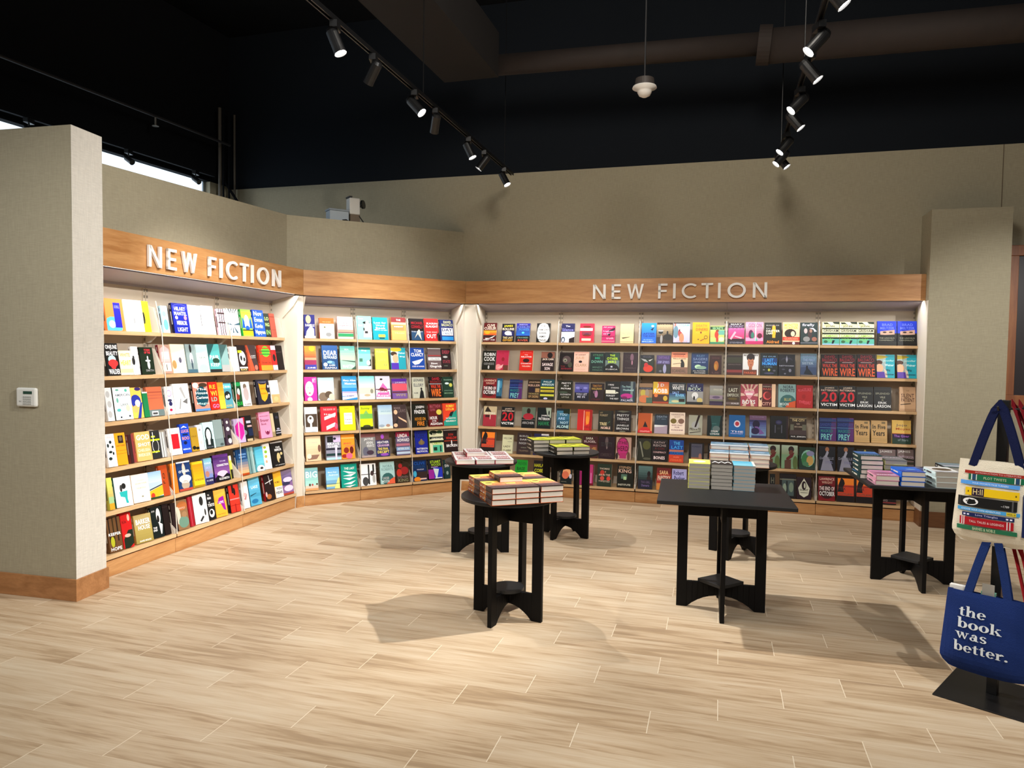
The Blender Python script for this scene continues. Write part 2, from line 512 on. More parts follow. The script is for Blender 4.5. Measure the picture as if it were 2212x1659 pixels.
ARTS=dict(
CAMINO="eec;S dd6;p 232 .05 .98 .3 .98 .5 .85 .25 .78;e .25 .85 .2 .06 eea;e .8 .85 .2 .1 eeb;p 232 .6 1 1 1 1 .9 .7 .92;t .2 .72 .75 .85 111 JOHN;R .68 .74 232;t .06 .95 .56 .67 221 GRISHAM;R .46 .53 232;t .06 .9 .34 .44 9c4 CAMINO;R .26 .33 121;r 0 1 0 .26 6ba;t .12 .65 .12 .28 8c6 WINDS;e .2 .14 .12 .06 475;p 122 .55 .05 .65 .05 .75 .2 .6 .2;R 0 .05 ace",
MELTZER="221;S 224;R .5 1 24c;t .25 .8 .8 .9 78e BRAD;t .15 .88 .66 .76 78e MELTZER;p ca9 .15 .58 .9 .64 .9 .45 .15 .42;e .38 .54 .1 .03 322;e .7 .54 .1 .03 543;p 111 0 .45 1 .4 1 0 0 0;t .1 .88 .27 .33 998 THE LINCOLN;t .1 .85 .18 .24 998 CONSPIRACY;R .1 .11 554",
WIRE="211;S 111;t .2 .8 .84 .96 923 DAVID;t .06 .9 .68 .82 923 BALDACCI;r .2 .8 .63 .65 caa;t .08 .92 .42 .58 c43 WALK THE;t .06 .94 .04 .38 d63 WIRE",
SUMMER="2ab;S 223;r 0 .5 0 1 abb;p ba3 0 .98 .4 .95 .65 .9 .3 .82 0 .8;e .12 .66 .2 .1 532;e .15 .42 .22 .18 eb9;r 0 .5 0 .26 64a;p dcb .4 .4 .55 .3 .6 .02 .48 .02;t .35 .96 .68 .78 bee Jennifer;t .45 .95 .5 .6 dff Weiner;t .55 .75 .28 .38 156 Big;t .48 .96 .12 .2 146 Summer",
OCTOBER="812;t .08 .95 .84 .94 ecb LAWRENCE;t .2 .85 .7 .8 dba WRIGHT;e .5 .38 .45 .3 411;t .05 .97 .42 .58 fee THE END OF;t .05 .97 .2 .38 fff OCTOBER;R 0 .06 922",
PREY="137;S 112;p 637 .75 1 1 1 1 0 .6 0;R .84 .95 348;t .05 .8 .86 .93 467 JOHN;R .8 .82 112;t .05 .95 .64 .77 459 SANDFORD;R .56 .58 69b;t .08 .8 .36 .5 388 MASKED;t .1 .78 .05 .3 8cc PREY",
VICTIM="111;S 111;t .25 .8 .86 .94 dcb JAMES;t .06 .96 .76 .84 ecb PATTERSON;t .08 .94 .3 .74 c23 20;t .04 .96 .12 .24 fff VICTIM",
LARSON="222;R .88 .92 333;t .1 .9 .68 .76 998 SPLENDID;t .35 .65 .52 .6 aa9 VILE;e .5 .44 .06 .04 776;t .25 .75 .28 .37 ddd ERIK;t .05 .95 .12 .24 eee LARSON",
YEARS="ca7;S b95;r .65 .88 .86 .95 875;t .08 .9 .62 .82 221 In Five;t .08 .85 .32 .56 221 Years;R .18 .19 a96;R .1 .11 a96",
OUTLAW="322;S 543;r .05 .95 .25 .97 d53;r .05 .95 .7 .97 f93;p 211 .25 1 .4 .9 .45 .75 .35 .6 .4 .4 .05 .4 .1 .7;r .05 .95 .63 .65 322;t .12 .5 .48 .6 544 TEX;t .08 .9 .28 .36 865 OUTLAW;r .05 .95 .05 .24 211",
MAN="8a8;S 111;G .6 1 9a8 bcb;e .6 .82 .18 .14 311;e .6 .68 .14 .12 743;p 722 .3 .3 .7 .5 .8 .7 .55 .6 .3 .45;p 643 .2 0 .6 0 .6 .4 .2 .35;e .85 .25 .15 .3 674",
LADY="112;S 223;e .5 .88 .12 .1 a75;p 99a .1 0 .9 0 .7 .4 .45 .65 .3 .6;p aab .35 .6 .5 .85 .6 .75 .45 .5;t .05 .9 .46 .56 99a DANIELLE;t .4 .85 .3 .4 88a STEEL",
JAMES="877;t .06 .75 .84 .95 ddd JAMES;p 332 0 .7 1 .6 1 .55 0 .6;t .1 .95 .64 .74 cbc PATTERSON;R .4 .5 443;R 0 .3 665;r .94 1 0 1 322",
)

BOOKS = '''
A|1|0|-0.415|0.15|0.238|0.03|orange cover with a blue upright panel|f95;e .35 .14 .5 .3 6bd;e .3 .2 .18 .12 eff;r .46 .84 .1 .88 33b;t .5 .8 .7 .8 99f ANIMAL
A|1|0|-0.23|0.158|0.242|0.03|white cover with faint grey sketches|fff;t .35 .8 .7 .75 bbb SWIMMING;e .6 .5 .22 .3 ddd;e .6 .5 .19 .27 fff;e .5 .35 .03 .1 999
A|1|0|-0.103|0.06|0.242|0.03|narrow bright yellow cover|fe3;t .1 .9 .8 .93 da2 ORB;e .1 .45 .18 .2 333
A|1|1|0.099|0.062|0.219|0.03|pale blue watery cover|bde;e .5 .3 .35 .2 7cd;e .4 .7 .3 .1 9ac
A|1|1|0.282|0.159|0.252|0.03|navy cover with white lettering in curved frames|23a;S 114;e .5 .86 .45 .12 66d;e .5 .86 .42 .1 23a;t .15 .85 .76 .88 fff HILARY;t .1 .9 .6 .72 fff MANTEL;e .22 .52 .09 .06 fdd;e .78 .52 .1 .07 f9a;t .2 .85 .28 .42 fff MIRROR;t .2 .85 .06 .2 fff LIGHT
A|1|1|0.455|0.125|0.248|0.03|white cover fading to pale blue|eef;G .4 .9 eef cef;t .1 .7 .84 .88 99c WARD;e .5 .25 .3 .15 fec
A|1|1|0.626|0.132|0.254|0.03|white cover with small brown sketch at foot|fff;e .6 .2 .25 .05 dcb;t .1 .9 .1 .15 a99 SHORE
A|1|1|0.805|0.082|0.238|0.03|white and black plaid cover|fde;r .2 .3 0 1 433;r .5 .6 0 1 433;r .8 .9 0 1 433;R .8 .86 433;R .45 .5 433
A|1|2|0.96|0.161|0.247|0.03|white cover with black rays|fff;p 233 .5 .7 .05 1 .12 1;p 233 .5 .7 .25 1 .33 1;p 233 .5 .7 .45 1 .52 1;p 233 .5 .7 .65 1 .72 1;p 233 .5 .7 .85 1 .93 1;e .5 .72 .3 .12 fff;p 467 .5 .4 .1 .1 .2 .1;p 467 .5 .4 .4 .1 .5 .1;p 467 .5 .4 .7 .1 .85 .1;p 467 .5 .4 0 .4 0 .5;p 467 .5 .4 1 .4 1 .5;t .2 .9 .04 .08 333 JENNY OFFILL
A|1|2|1.175|0.13|0.255|0.03|green yellow and blue cover|ad5;S 3a5;G .6 .9 8d6 df4;t .2 .8 .85 .89 d92 SUN;p 16c 0 .3 1 .3 .9 .7 .7 .5 .3 .5 .1 .7;e .5 .5 .25 .3 fff;e .5 .3 .2 .1 26b;R .05 .2 fe2;R .2 .24 331
A|1|2|1.37|0.145|0.262|0.03|bright blue cover with white hand lettering|26d;S 14a;t .1 .85 .78 .95 fff Nov;t .1 .85 .55 .72 eff Ewan;t .1 .8 .32 .48 fff Kevin;t .05 .95 .06 .25 fff Nguyen
A|1|2|1.503|0.069|0.236|0.03|black cover with pale green letters|232;t .1 .9 .7 .85 ce9 LO;t .1 .9 .45 .6 ce9 NG;t .1 .9 .1 .3 9c7 IN
A|1|2|1.599|0.074|0.241|0.03|plain terracotta cover|b65;R .84 .87 943;R .3 .32 a54
A|2|0|-0.468|0.104|0.237|0.03|black cover with rough white letters and red shape|222;t .05 .95 .78 .95 fff ONJUNE;t .05 .95 .62 .75 fff BEAUTY;e .45 .5 .3 .12 bdd;e .5 .38 .38 .12 e44;e .5 .28 .2 .08 e44;t .1 .95 .04 .2 fff WALDER
A|2|0|-0.349|0.106|0.183|0.03|cream and yellow lettered cover|fec;t .1 .9 .75 .9 ca5 WHITE;t .1 .9 .4 .6 ec4 HEART;R .1 .25 eda
A|2|0|-0.251|0.058|0.215|0.03|white cover with a small black bird|fff;e .2 .48 .25 .14 333;e .25 .62 .14 .06 333
A|2|0|-0.132|0.118|0.211|0.03|black cover with red title and white figure|232;S 111;t .35 .8 .86 .94 d45 WOMAN;t .35 .8 .76 .84 d45 OF THE;e .55 .5 .2 .04 eee;e .55 .6 .05 .08 eee;e .57 .35 .1 .16 ddd;t .3 .9 .1 .18 999 SMITH
A|2|1|0.066|0.109|0.233|0.03|beige striped cover with tall white panel|b98;S 823;p dbb .1 .4 .9 .4 .9 .85 .5 .98 .1 .85;r .25 .85 .5 .75 fed;r .2 .9 .08 .38 fed;r .5 .56 .12 .32 432
A|2|1|0.216|0.139|0.24|0.03|cream cover with pink standing figure|fec;e .6 .25 .25 .25 ede;e .6 .45 .1 .1 667;e .15 .3 .15 .15 b96
A|2|1|0.37|0.1|0.242|0.03|grey cover with dark vertical figure|9aa;e .5 .85 .12 .15 333;e .5 .5 .18 .2 eee;e .5 .3 .08 .2 456;R 0 .12 578
A|2|1|0.51|0.125|0.241|0.03|pale teal and cream cover|dee;G .7 1 bed cee;t .2 .8 .5 .56 9a9 SEA;e .5 .15 .4 .15 bcc
A|2|1|0.667|0.131|0.248|0.03|teal cover with bold white words|6bb;S 355;p 366 0 1 .6 1 0 .5;t .1 .9 .45 .6 fff PAIR;e .6 .4 .3 .1 354;t .1 .9 .2 .32 eff KEEP;R 0 .1 333
A|2|1|0.806|0.093|0.245|0.03|misty grey teal cover|9bb;p 577 0 1 1 1 0 .45;R 0 .25 bbb
A|2|2|0.941|0.091|0.228|0.03|plain white cover|fff;e .6 .8 .15 .06 dde
A|2|2|1.064|0.103|0.243|0.03|black and white patterned cover with yellow patch|322;e .5 .5 .4 .28 fff;e .35 .5 .12 .1 333;e .7 .45 .12 .08 333;r 0 .5 .7 .8 cd3;R .1 .16 eee;t .1 .9 .02 .09 ed9 BLACK
A|2|2|1.221|0.103|0.247|0.03|charcoal cover with coral diagonal|544;S e75;p e64 0 1 0 0 .6 0;t .2 .9 .55 .6 ddd LAMP;t .2 .9 .48 .53 ddd LIGHT;e .8 .12 .2 .1 e87
A|2|2|1.435|0.158|0.247|0.03|red and orange cover with green splash|f53;e .55 .75 .35 .22 7d4;R .86 .9 e32;R .74 .78 384;R .62 .66 384;t .1 .9 .25 .35 543 Grown Ups;R 0 .2 fa4
A|2|2|1.578|0.068|0.246|0.03|red and white blotched cover|c33;R .82 1 ede;R 0 .2 ede;e .5 .5 .3 .15 322
A|2|2|1.67|0.109|0.248|0.03|plain black cover beside the column|211;t .1 .9 .7 .75 655 NIGHT
A|3|0|-0.531|0.054|0.242|0.03|pale grey patterned cover|ddd;e .4 .8 .3 .1 bbb;e .5 .5 .3 .1 bbb;e .4 .2 .3 .1 bbb
A|3|0|-0.406|0.143|0.24|0.03|white cover with scattered green leaves|fff;S 344;t .1 .95 .72 .8 567 AMERICAN;t .35 .8 .42 .5 788 LAKE;e .25 .92 .1 .03 6a9;e .75 .9 .08 .05 6ba;e .2 .6 .06 .08 7ba;e .22 .3 .12 .05 6bb;e .75 .35 .12 .1 ddb;e .3 .08 .05 .03 345;e .8 .1 .06 .03 345
A|3|0|-0.27|0.091|0.232|0.03|yellow cover with blue haired woman|fc6;e .7 .95 .3 .06 437;e .4 .55 .5 .22 34a;e .55 .48 .25 .12 fed;e .3 .3 .25 .12 fb7;p 34a .4 0 .7 0 1 .5 .8 .5
A|3|0|-0.183|0.046|0.194|0.03|plain green cover|285;R .95 1 fff
A|3|0|-0.083|0.144|0.23|0.03|terracotta cover with grey band and white barcode|c75;R .8 .83 a54;R .7 .72 b65;R .6 .62 b65;R 0 .22 788;r .2 .6 .03 .17 fff;r .25 .55 .06 .13 555
A|3|1|0.076|0.07|0.226|0.03|white cover with navy and purple ovals|fff;e .5 .75 .35 .12 b9c;e .5 .75 .28 .09 fff;e .5 .5 .3 .05 446;e .55 .38 .25 .08 336;e .5 .16 .2 .05 b25
A|3|1|0.217|0.158|0.243|0.03|white cover with a curved grey arrow|fff;p bbb .4 .85 .55 .9 .75 .5 .65 .5;p 777 .5 .38 .85 .5 .8 .3;p 999 .25 .15 .32 .15 .45 .48 .4 .5
A|3|1|0.454|0.16|0.245|0.03|colourful cover with teal badge and white script|e98;S 222;e .2 .9 .2 .1 fed;e .7 .9 .3 .08 543;e .55 .5 .42 .36 156;t .2 .9 .72 .8 fff The;t .15 .95 .58 .68 eff House;t .15 .95 .42 .52 fff Curious;t .15 .95 .2 .3 bdd Magic;R 0 .08 69c
A|3|1|0.619|0.097|0.242|0.03|red cover with rainbow lettering|e32;S b22;t .1 .8 .75 .9 fc4 RE;t .15 .85 .5 .68 fd5 WI;t .15 .8 .3 .45 7cb LD;t .2 .95 .06 .2 f9c GO
A|3|1|0.72|0.067|0.235|0.03|orange to yellow narrow cover|fb3;G 0 1 fd5 f93
A|3|1|0.796|0.122|0.225|0.03|blue cover with dark drop shape|6ab;R .78 .95 7de;t .1 .9 .82 .92 fff Sea;e .55 .5 .32 .18 233;e .45 .45 .1 .07 fff;e .65 .48 .1 .08 fff;t .1 .9 .05 .14 dc8 A NOVEL
A|3|2|0.957|0.083|0.232|0.03|dark green cover with woman|253;e .6 .9 .5 .08 3a6;e .6 .6 .2 .14 eee;e .4 .4 .25 .12 943;t .1 .95 .05 .2 3c5 QUE
A|3|2|1.075|0.108|0.228|0.03|pale pink cover with draped figure|eee;e .45 .8 .2 .12 876;e .5 .5 .3 .28 cbb;t .2 .9 .04 .1 544 LIFE
A|3|2|1.351|0.175|0.24|0.03|navy cover with jagged orange panel|334;S 112;p fb3 .2 .85 .5 .75 .8 .85 .7 .6 .85 .4 .7 .2 .5 .1 .3 .2 .25 .5;r .3 .7 .2 .8 fb3;t .3 .7 .6 .66 a61 GOLD;t .3 .7 .4 .46 a61 RUSH;r .85 .97 .66 .76 dde;r .86 .97 .4 .46 dde;t .15 .8 .86 .92 99b STORIES
A|3|2|1.546|0.113|0.226|0.03|white and peach cover|fff;R 0 .38 fb8;t .2 .8 .46 .5 ccc PALE;e .5 .18 .3 .1 fc9
A|4|0|-0.55|0.071|0.236|0.03|white cover with black leaf cuttings|fff;e .5 .75 .15 .05 233;e .2 .65 .12 .06 233;e .7 .6 .12 .04 233;e .4 .45 .2 .04 233;e .7 .4 .1 .05 233;e .3 .25 .2 .05 233;t .1 .9 .87 .93 dbb GRACE
A|4|0|-0.458|0.084|0.235|0.03|mustard cover with small dark portrait|ea2;S fe3;r .3 .8 .68 .92 322;e .55 .82 .15 .08 765;t .1 .9 .58 .63 a61 LETTERS;R .45 .46 b72;R .35 .36 b72
A|4|0|-0.357|0.041|0.215|0.03|dark brown cover with red edge|422;S 844;r .6 1 0 1 944
A|4|0|-0.242|0.133|0.221|0.03|golden cover with two large white words|eb7;S e96;t .1 .95 .72 .9 fff GOD;t .15 .95 .5 .62 fff SHOT;t .1 .9 .32 .42 fec CHELSEA;t .1 .9 .16 .26 fec BIEKER
A|4|0|-0.114|0.086|0.217|0.03|charcoal cover with yellow bars|333;e .45 .45 .35 .25 ddd;e .45 .45 .3 .22 333;r .1 .5 .76 .82 cd4;r 0 .95 .64 .7 ce2;r 0 .8 .22 .27 cd3;r .25 .32 .6 .95 eee
A|4|0|-0.036|0.049|0.198|0.03|grey and cream stacked cover|aaa;r .1 .25 0 1 ddd;r .5 .7 0 1 eed;r .4 .45 0 1 443
A|4|1|0.095|0.119|0.216|0.03|white cover with a red rectangle|fff;r .25 .85 .22 .78 e23;t .3 .9 .84 .88 aaa EMILY ST;t .2 .8 .1 .14 999 JOHN MANDEL
A|4|1|0.222|0.088|0.239|0.03|blue cover with orange letters|25c;t .1 .8 .86 .93 fff A;t .1 .95 .7 .8 fa8 LUCK;r .2 .8 .6 .66 136;t .1 .9 .45 .56 fa8 BOO;e .4 .35 .2 .06 125;t .05 .9 .1 .16 def MIRROR
A|4|1|0.327|0.076|0.198|0.03|dull gold cover with dark flowers|b93;e .3 .15 .25 .08 221;e .75 .12 .25 .06 221;t .1 .8 .6 .66 862 OLD
A|4|1|0.401|0.057|0.215|0.03|white cover with faint grey marks|eef;e .5 .8 .2 .05 aaa;e .5 .3 .2 .08 ccc
A|4|1|0.51|0.116|0.227|0.03|pale teal cover with black haired woman|cee;e .45 .5 .34 .32 233;r .1 .85 0 .35 233;e .45 .52 .22 .22 eee;r .33 .55 .15 .4 eee;t .2 .8 .04 .08 889 NUR
A|4|1|0.64|0.1|0.238|0.03|plain grey teal cover|899;R .3 1 9aa;e .7 .08 .2 .05 566
A|4|1|0.771|0.066|0.238|0.03|black and white patterned cover|545;e .5 .85 .2 .06 ddd;e .5 .6 .3 .08 eee;e .5 .3 .3 .08 222;e .6 .15 .3 .1 eee
A|4|2|0.938|0.117|0.222|0.03|lilac cover with large magenta oval|cbd;p d3a .5 .9 .95 .7 .95 .35 .55 .1 .05 .35 .05 .7;r .46 .52 .1 .9 f6c
A|4|2|1.046|0.142|0.239|0.03|black cover with red bird and navy patch|222;p c34 .1 .95 .4 .95 .3 .6 .2 .7;r .6 1 .2 .5 235;r .5 .9 .7 .8 ccd;r .55 .95 .55 .62 dbb;e .3 .35 .15 .1 899;r .4 .9 0 .1 cb9
A|4|2|1.341|0.153|0.252|0.03|pink cover with a dark rose fruit|eac;S c67;t .1 .9 .82 .86 a57 MARGARET;t .1 .85 .62 .74 946 Braver;t .15 .6 .5 .58 946 Book;e .6 .25 .22 .14 a57;e .6 .32 .2 .12 eac;e .6 .2 .1 .06 825
A|4|2|1.465|0.039|0.229|0.03|narrow beige cover|dca;R 0 .2 a97
A|4|2|1.543|0.071|0.23|0.03|black cover with pale lines at foot|222;e .5 .8 .3 .06 445;R .2 .24 ccd;R .1 .13 ccd;e .5 .3 .3 .04 aab
A|5|0|-0.584|0.04|0.23|0.03|yellow green meadow cover|cc6;G .4 1 cb7 ee7;R 0 .2 da3;R .2 .4 ac9
A|5|0|-0.467|0.135|0.218|0.03|white cover with woman in turquoise|fff;S 276;e .55 .68 .14 .1 222;e .38 .62 .08 .12 444;p 3bb .25 .5 .75 .52 .7 .25 .75 .1 .6 .1 .55 .3 .3 .35
A|5|0|-0.299|0.147|0.211|0.03|plain cream cover with faint text|fed;t .35 .75 .76 .79 bba LIONEL;t .2 .9 .64 .69 cba SHRIVER;t .25 .8 .48 .53 cba THE MOTION;e .55 .2 .06 .03 998
A|5|0|-0.145|0.12|0.207|0.03|cover with yellow field under blue sky|bcd;G .6 1 cde 9bd;p fb3 0 .3 1 .45 1 .1 0 0;p 333 0 .36 1 .5 1 .46 0 .32;e .2 .12 .15 .1 c43;R 0 .06 353
A|5|0|-0.051|0.08|0.241|0.03|burnt orange cover with black letters|b52;t .4 .65 .55 .75 421 O;t .4 .65 .4 .5 421 L
A|5|1|0.063|0.052|0.239|0.03|bright orange narrow cover|e83;R .93 1 fa4
A|5|1|0.179|0.135|0.239|0.03|navy cover with white figure|247;R .95 1 fff;e .5 .72 .12 .22 ecb;e .52 .4 .45 .14 ddd;e .5 .2 .3 .15 ba9;t .1 .9 .62 .7 fff OTHER;t .2 .8 .26 .32 fff WORLD;R 0 .08 b54
A|5|1|0.346|0.112|0.215|0.03|golden yellow sunset cover|ec3;G .3 .9 eb2 d92;t .1 .9 .25 .32 742 HORIZON;R 0 .08 a82
A|5|1|0.475|0.085|0.224|0.03|blue and lilac sky cover|89c;G .4 1 a9b 8cd;t .1 .9 .78 .84 eee COLD;t .2 .8 .6 .68 bbe SKY;e .3 .4 .25 .12 b87;R 0 .25 336;t .1 .9 .12 .18 eee C L ROSS
A|5|1|0.649|0.175|0.234|0.03|purple cloudy cover with dark skyline|749;S 214;G .3 .9 96a 537;t .4 .8 .72 .76 dce THE;t .2 .95 .56 .64 fff CONNECTION;e .5 .28 .35 .12 ecd;p 112 0 0 1 0 1 .2 .8 .28 .5 .15 .2 .25 0 .15;t .25 .9 .06 .14 eee ELIZABETH
A|5|1|0.778|0.024|0.205|0.03|narrow yellow and white cover|ee6;R 0 .4 332;R .8 1 fff
A|5|2|0.947|0.135|0.244|0.03|deep blue cover fading to cream|258;G 0 .6 fc8 37a;t .25 .9 .76 .82 9cf BEFORE;t .25 .85 .66 .72 9cf DAWN;R 0 .08 b52
A|5|2|1.012|0.033|0.252|0.03|narrow teal cover, leftmost of three|799;r .6 .8 0 1 256
A|5|2|1.056|0.033|0.249|0.03|narrow teal cover, middle of three|8aa;r .6 .8 0 1 256
A|5|2|1.103|0.038|0.246|0.03|narrow teal cover, rightmost of three|9bb;r .5 .7 0 1 cdd
A|5|2|1.211|0.105|0.233|0.03|sky blue cover with white splash|7cd;G .3 1 8de 5bd;e .5 .1 .5 .15 fff;e .6 .12 .2 .05 444
A|5|2|1.337|0.091|0.249|0.03|white cover with coloured dots in a column|fff;e .3 .85 .2 .05 cd3;e .35 .68 .22 .06 9c4;e .3 .5 .2 .06 cc6;e .3 .3 .15 .06 fb9
A|5|2|1.512|0.175|0.247|0.03|black cover with cream reclining figure|222;S 111;R .95 1 ddd;t .4 .75 .74 .8 fff THE;t .3 .85 .62 .72 fff MIRROR;e .8 .5 .1 .06 dc9;e .55 .35 .15 .2 dc9;e .65 .2 .1 .12 222;t .2 .95 .04 .08 ddd ST JAMES
A|6|0|-0.572|0.107|0.246|0.03|brown forest cover with white title|753;r .1 .2 .3 1 321;r .4 .5 .2 1 431;r .7 .8 .3 1 321;e .3 .3 .15 .15 bb3;t .05 .95 .48 .56 fff KEEPER;t .1 .9 .04 .14 fff HOPE
A|6|0|-0.456|0.086|0.255|0.03|red cover with woman in green|c22;e .75 .85 .12 .1 fba;p 232 .1 0 .1 .25 .6 .5 1 .5 1 .1 .6 0;e .5 .35 .3 .05 fba;t .1 .5 .7 .78 811 RUN
A|6|0|-0.299|0.15|0.211|0.03|tan cover with two tall white words|ba7;S b84;G 0 .6 a95 ba6;t .1 .92 .66 .84 fff BARKER;t .2 .88 .46 .62 fff HOUSE;t .2 .85 .04 .1 fff DAVID MOLOIS
A|6|0|-0.153|0.098|0.237|0.03|black cover with a white face in profile|122;e .65 .7 .2 .25 eee;e .6 .6 .12 .12 222;p ddd .6 .5 .95 .4 .8 .1 .7 .1;t .05 .35 .84 .9 ccc ANN;t .05 .4 .3 .36 fff THE;t .05 .4 .22 .28 fff END
A|6|0|-0.055|0.057|0.239|0.03|plain black narrow cover|211;R .9 .92 433
A|6|1|0.035|0.047|0.231|0.03|dark brown narrow cover|322;R .5 .51 544
A|6|1|0.117|0.126|0.237|0.03|brown and green leafy cover|975;e .6 .8 .4 .15 b74;e .2 .5 .2 .3 dcb;e .6 .25 .4 .2 798;e .7 .5 .2 .1 a86;t .3 .8 .7 .76 dba MAPLE
A|6|1|0.227|0.044|0.243|0.03|narrow dark red cover|a23;r .4 .5 0 1 c67
A|6|1|0.344|0.142|0.244|0.03|white cover with black crane feathers|eee;S a23;e .6 .75 .15 .16 333;p 333 .35 .1 .6 .25 .7 .2 .45 .05;e .8 .35 .06 .12 333
A|6|1|0.479|0.077|0.258|0.03|black cover with pale stacked words|222;t .15 .4 .8 .85 eee THE;t .1 .6 .68 .76 fff MAN;t .2 .4 .56 .6 eee OF;t .05 .95 .44 .54 fff TOKYO;e .45 .22 .38 .14 eee;e .4 .25 .2 .08 222
A|6|1|0.604|0.13|0.235|0.03|orange cover with magenta ribbon|fb4;G .6 1 fa3 fc6;p a2a .2 .5 .4 .7 .8 .75 .9 .2 .7 .25 .5 .5;t .35 .75 .48 .58 fff LOVE;t .1 .8 .08 .12 b72 TO YOU
A|6|1|0.799|0.116|0.242|0.03|red cover with black bands|d43;S 222;r .3 .5 .7 1 322;R .46 .5 e99;R .24 .27 b32;r .45 .55 0 .3 a22;e .55 .75 .12 .14 322
A|6|2|0.958|0.081|0.248|0.03|white cover with a pink open hand|eee;e .4 .5 .3 .08 dbb;p c99 .2 .35 .8 .55 .5 .3
A|6|2|1.105|0.143|0.262|0.03|bright sky blue cover with rower|6bd;S 267;G .3 1 5ac 8df;t .2 .8 .6 .7 eff LAKE;p 256 .05 .38 .6 .44 .6 .42 .05 .34;e .4 .15 .3 .08 38b
A|6|2|1.34|0.132|0.253|0.03|black cover with flowing white script|322;S a23;p eee .1 .68 .9 .78 .9 .75 .1 .65;p eee .5 .95 .6 .6 .65 .6 .55 .95;e .35 .15 .25 .1 b74;e .1 .25 .1 .1 dbb
A|6|2|1.491|0.111|0.26|0.03|yellow and white cover with black brush words|fc4;R 0 .42 eee;t .1 .7 .55 .62 532 ROMA;t .2 .9 .3 .38 334 YOU;t .1 .9 .14 .24 334 HEAR
A|6|2|1.641|0.168|0.25|0.03|purple and white clouds cover with red foot|97a;S 843;G .5 1 548 a9b;e .6 .6 .4 .1 edf;e .4 .45 .4 .07 446;e .6 .25 .4 .12 fde;R 0 .08 b54
B|1|0|0.095|0.112|0.252|0.03|navy cover with lady in a white gown|228;e .4 .8 .25 .18 dca;p ddd .1 .1 .9 .1 .9 .4 .6 .55 .2 .3;t .1 .95 .5 .6 fff DANIELLE;R 0 .1 eee
B|1|0|0.278|0.155|0.223|0.03|orange topped cover with ink drawing|eee;R .72 1 e73;S d63;t .2 .8 .78 .83 fb8 THE ADVENT;e .4 .5 .3 .18 ddd;e .35 .55 .06 .04 773;e .7 .5 .2 .15 bbb;e .6 .2 .2 .1 999
B|1|0|0.481|0.169|0.244|0.03|pale pink cover with green hill stripes|fdd;t .2 .85 .84 .88 caa AMY MEYERSON;t .35 .65 .68 .74 b78 The;t .1 .92 .56 .63 956 Imperfects;R .3 .42 e98;R .27 .3 422;R .1 .25 396;R 0 .1 fcb
B|1|1|0.697|0.159|0.259|0.03|mint cover with woman in black hat|9ed;p eee .4 .1 1 .1 1 .7 .5 .7;e .62 .72 .25 .06 222;e .7 .7 .12 .12 eee;r .4 .5 .38 .5 333;r .5 .72 .26 .36 333;t .05 .4 .86 .93 eff Grace;t .05 .35 .56 .64 eff Odd
B|1|1|0.878|0.175|0.252|0.03|turquoise cover with small orange cart|2ab;S 177;t .1 .9 .72 .8 fff Lost for;t .2 .8 .6 .68 fff Word;t .2 .85 .48 .57 fff Book;t .1 .95 .4 .46 eff Shop;r .35 .8 .12 .24 ec6;r .4 .75 .05 .1 255
B|1|1|1.097|0.175|0.26|0.03|orange and sand stepped cover|da6;R .78 1 944;t .35 .65 .84 .92 fff THE;R .68 .78 eca;r .1 .85 .42 .66 d96;t .2 .8 .56 .62 fff NIGHT;R 0 .42 eb7;t .2 .85 .28 .34 fda TRAIN
B|1|2|1.317|0.175|0.254|0.03|black cover with red title and blue street|211;S 111;t .12 .95 .74 .86 a23 MICHAEL;t .12 .95 .56 .7 a23 CONNELLY;r .1 .95 .02 .44 357;p dcb .3 .1 .6 .5 .7 .5 .8 .02 .55 .3;t .1 .9 .38 .43 ccc THE POET
B|1|2|1.502|0.171|0.26|0.03|bright red cover with one big white word|e33;t .15 .95 .74 .82 fff KARIN;t .08 .98 .6 .7 fff SLAUGHT;t .1 .9 .36 .42 fcc THE WAY;t .1 .8 .12 .3 fff OUT;p 322 .85 .3 1 .4 1 0 .9 0
B|1|2|1.695|0.175|0.253|0.03|navy cover with yellow and white blocks|237;S 114;t .3 .85 .84 .95 eeb DAVID;t .15 .95 .7 .82 dda BALDACCI;r .12 .95 .27 .62 eee;t .15 .9 .46 .6 237 DAY;t .2 .9 .3 .42 89b A MINUTE;r .12 .95 .05 .22 39d
B|2|0|0.095|0.121|0.249|0.03|sunset cover with orange and purple layers|c45;G .5 1 e64 fb4;e .65 .9 .25 .12 fe3;R .4 .5 fa8;R .2 .4 a36;R 0 .2 44a;t .2 .9 .02 .1 fff JUNE
B|2|0|0.303|0.169|0.259|0.03|navy cover with large white words|258;S 113;G .4 1 258 47b;t .1 .95 .58 .78 fff DEAR;t .1 .95 .44 .56 eff EDWARD;e .2 .2 .13 .08 fff;e .5 .3 .2 .06 9ce;e .7 .25 .1 .1 69b;t .4 .8 .14 .2 fff ANN;t .15 .9 .03 .1 fff NAPOLI
B|2|0|0.497|0.165|0.255|0.03|sea green cover with dark reeds|acb;S 244;G .4 1 ceb 6bb;p 465 0 .4 1 .35 1 .3 .2 .37;t .3 .6 .82 .88 eff SEA;t .15 .9 .06 .2 eff MARTIN;p 465 .7 0 1 0 1 .15
B|2|1|0.685|0.143|0.241|0.03|mint cover with black haired swimmer|9ec;R .9 1 277;R .72 .88 7dc;t .3 .7 .82 .9 eff Big;r .1 .35 .35 .5 587;p 233 .7 .2 1 .5 1 .05;e .8 .3 .15 .12 eff;R 0 .15 eee
B|2|1|0.888|0.148|0.231|0.03|lemon yellow cover with faint letters|ee6;t .1 .8 .8 .92 dc8 REAL;t .2 .8 .4 .52 cc7 LIFE;e .75 .22 .12 .06 997;e .75 .22 .08 .04 ee6
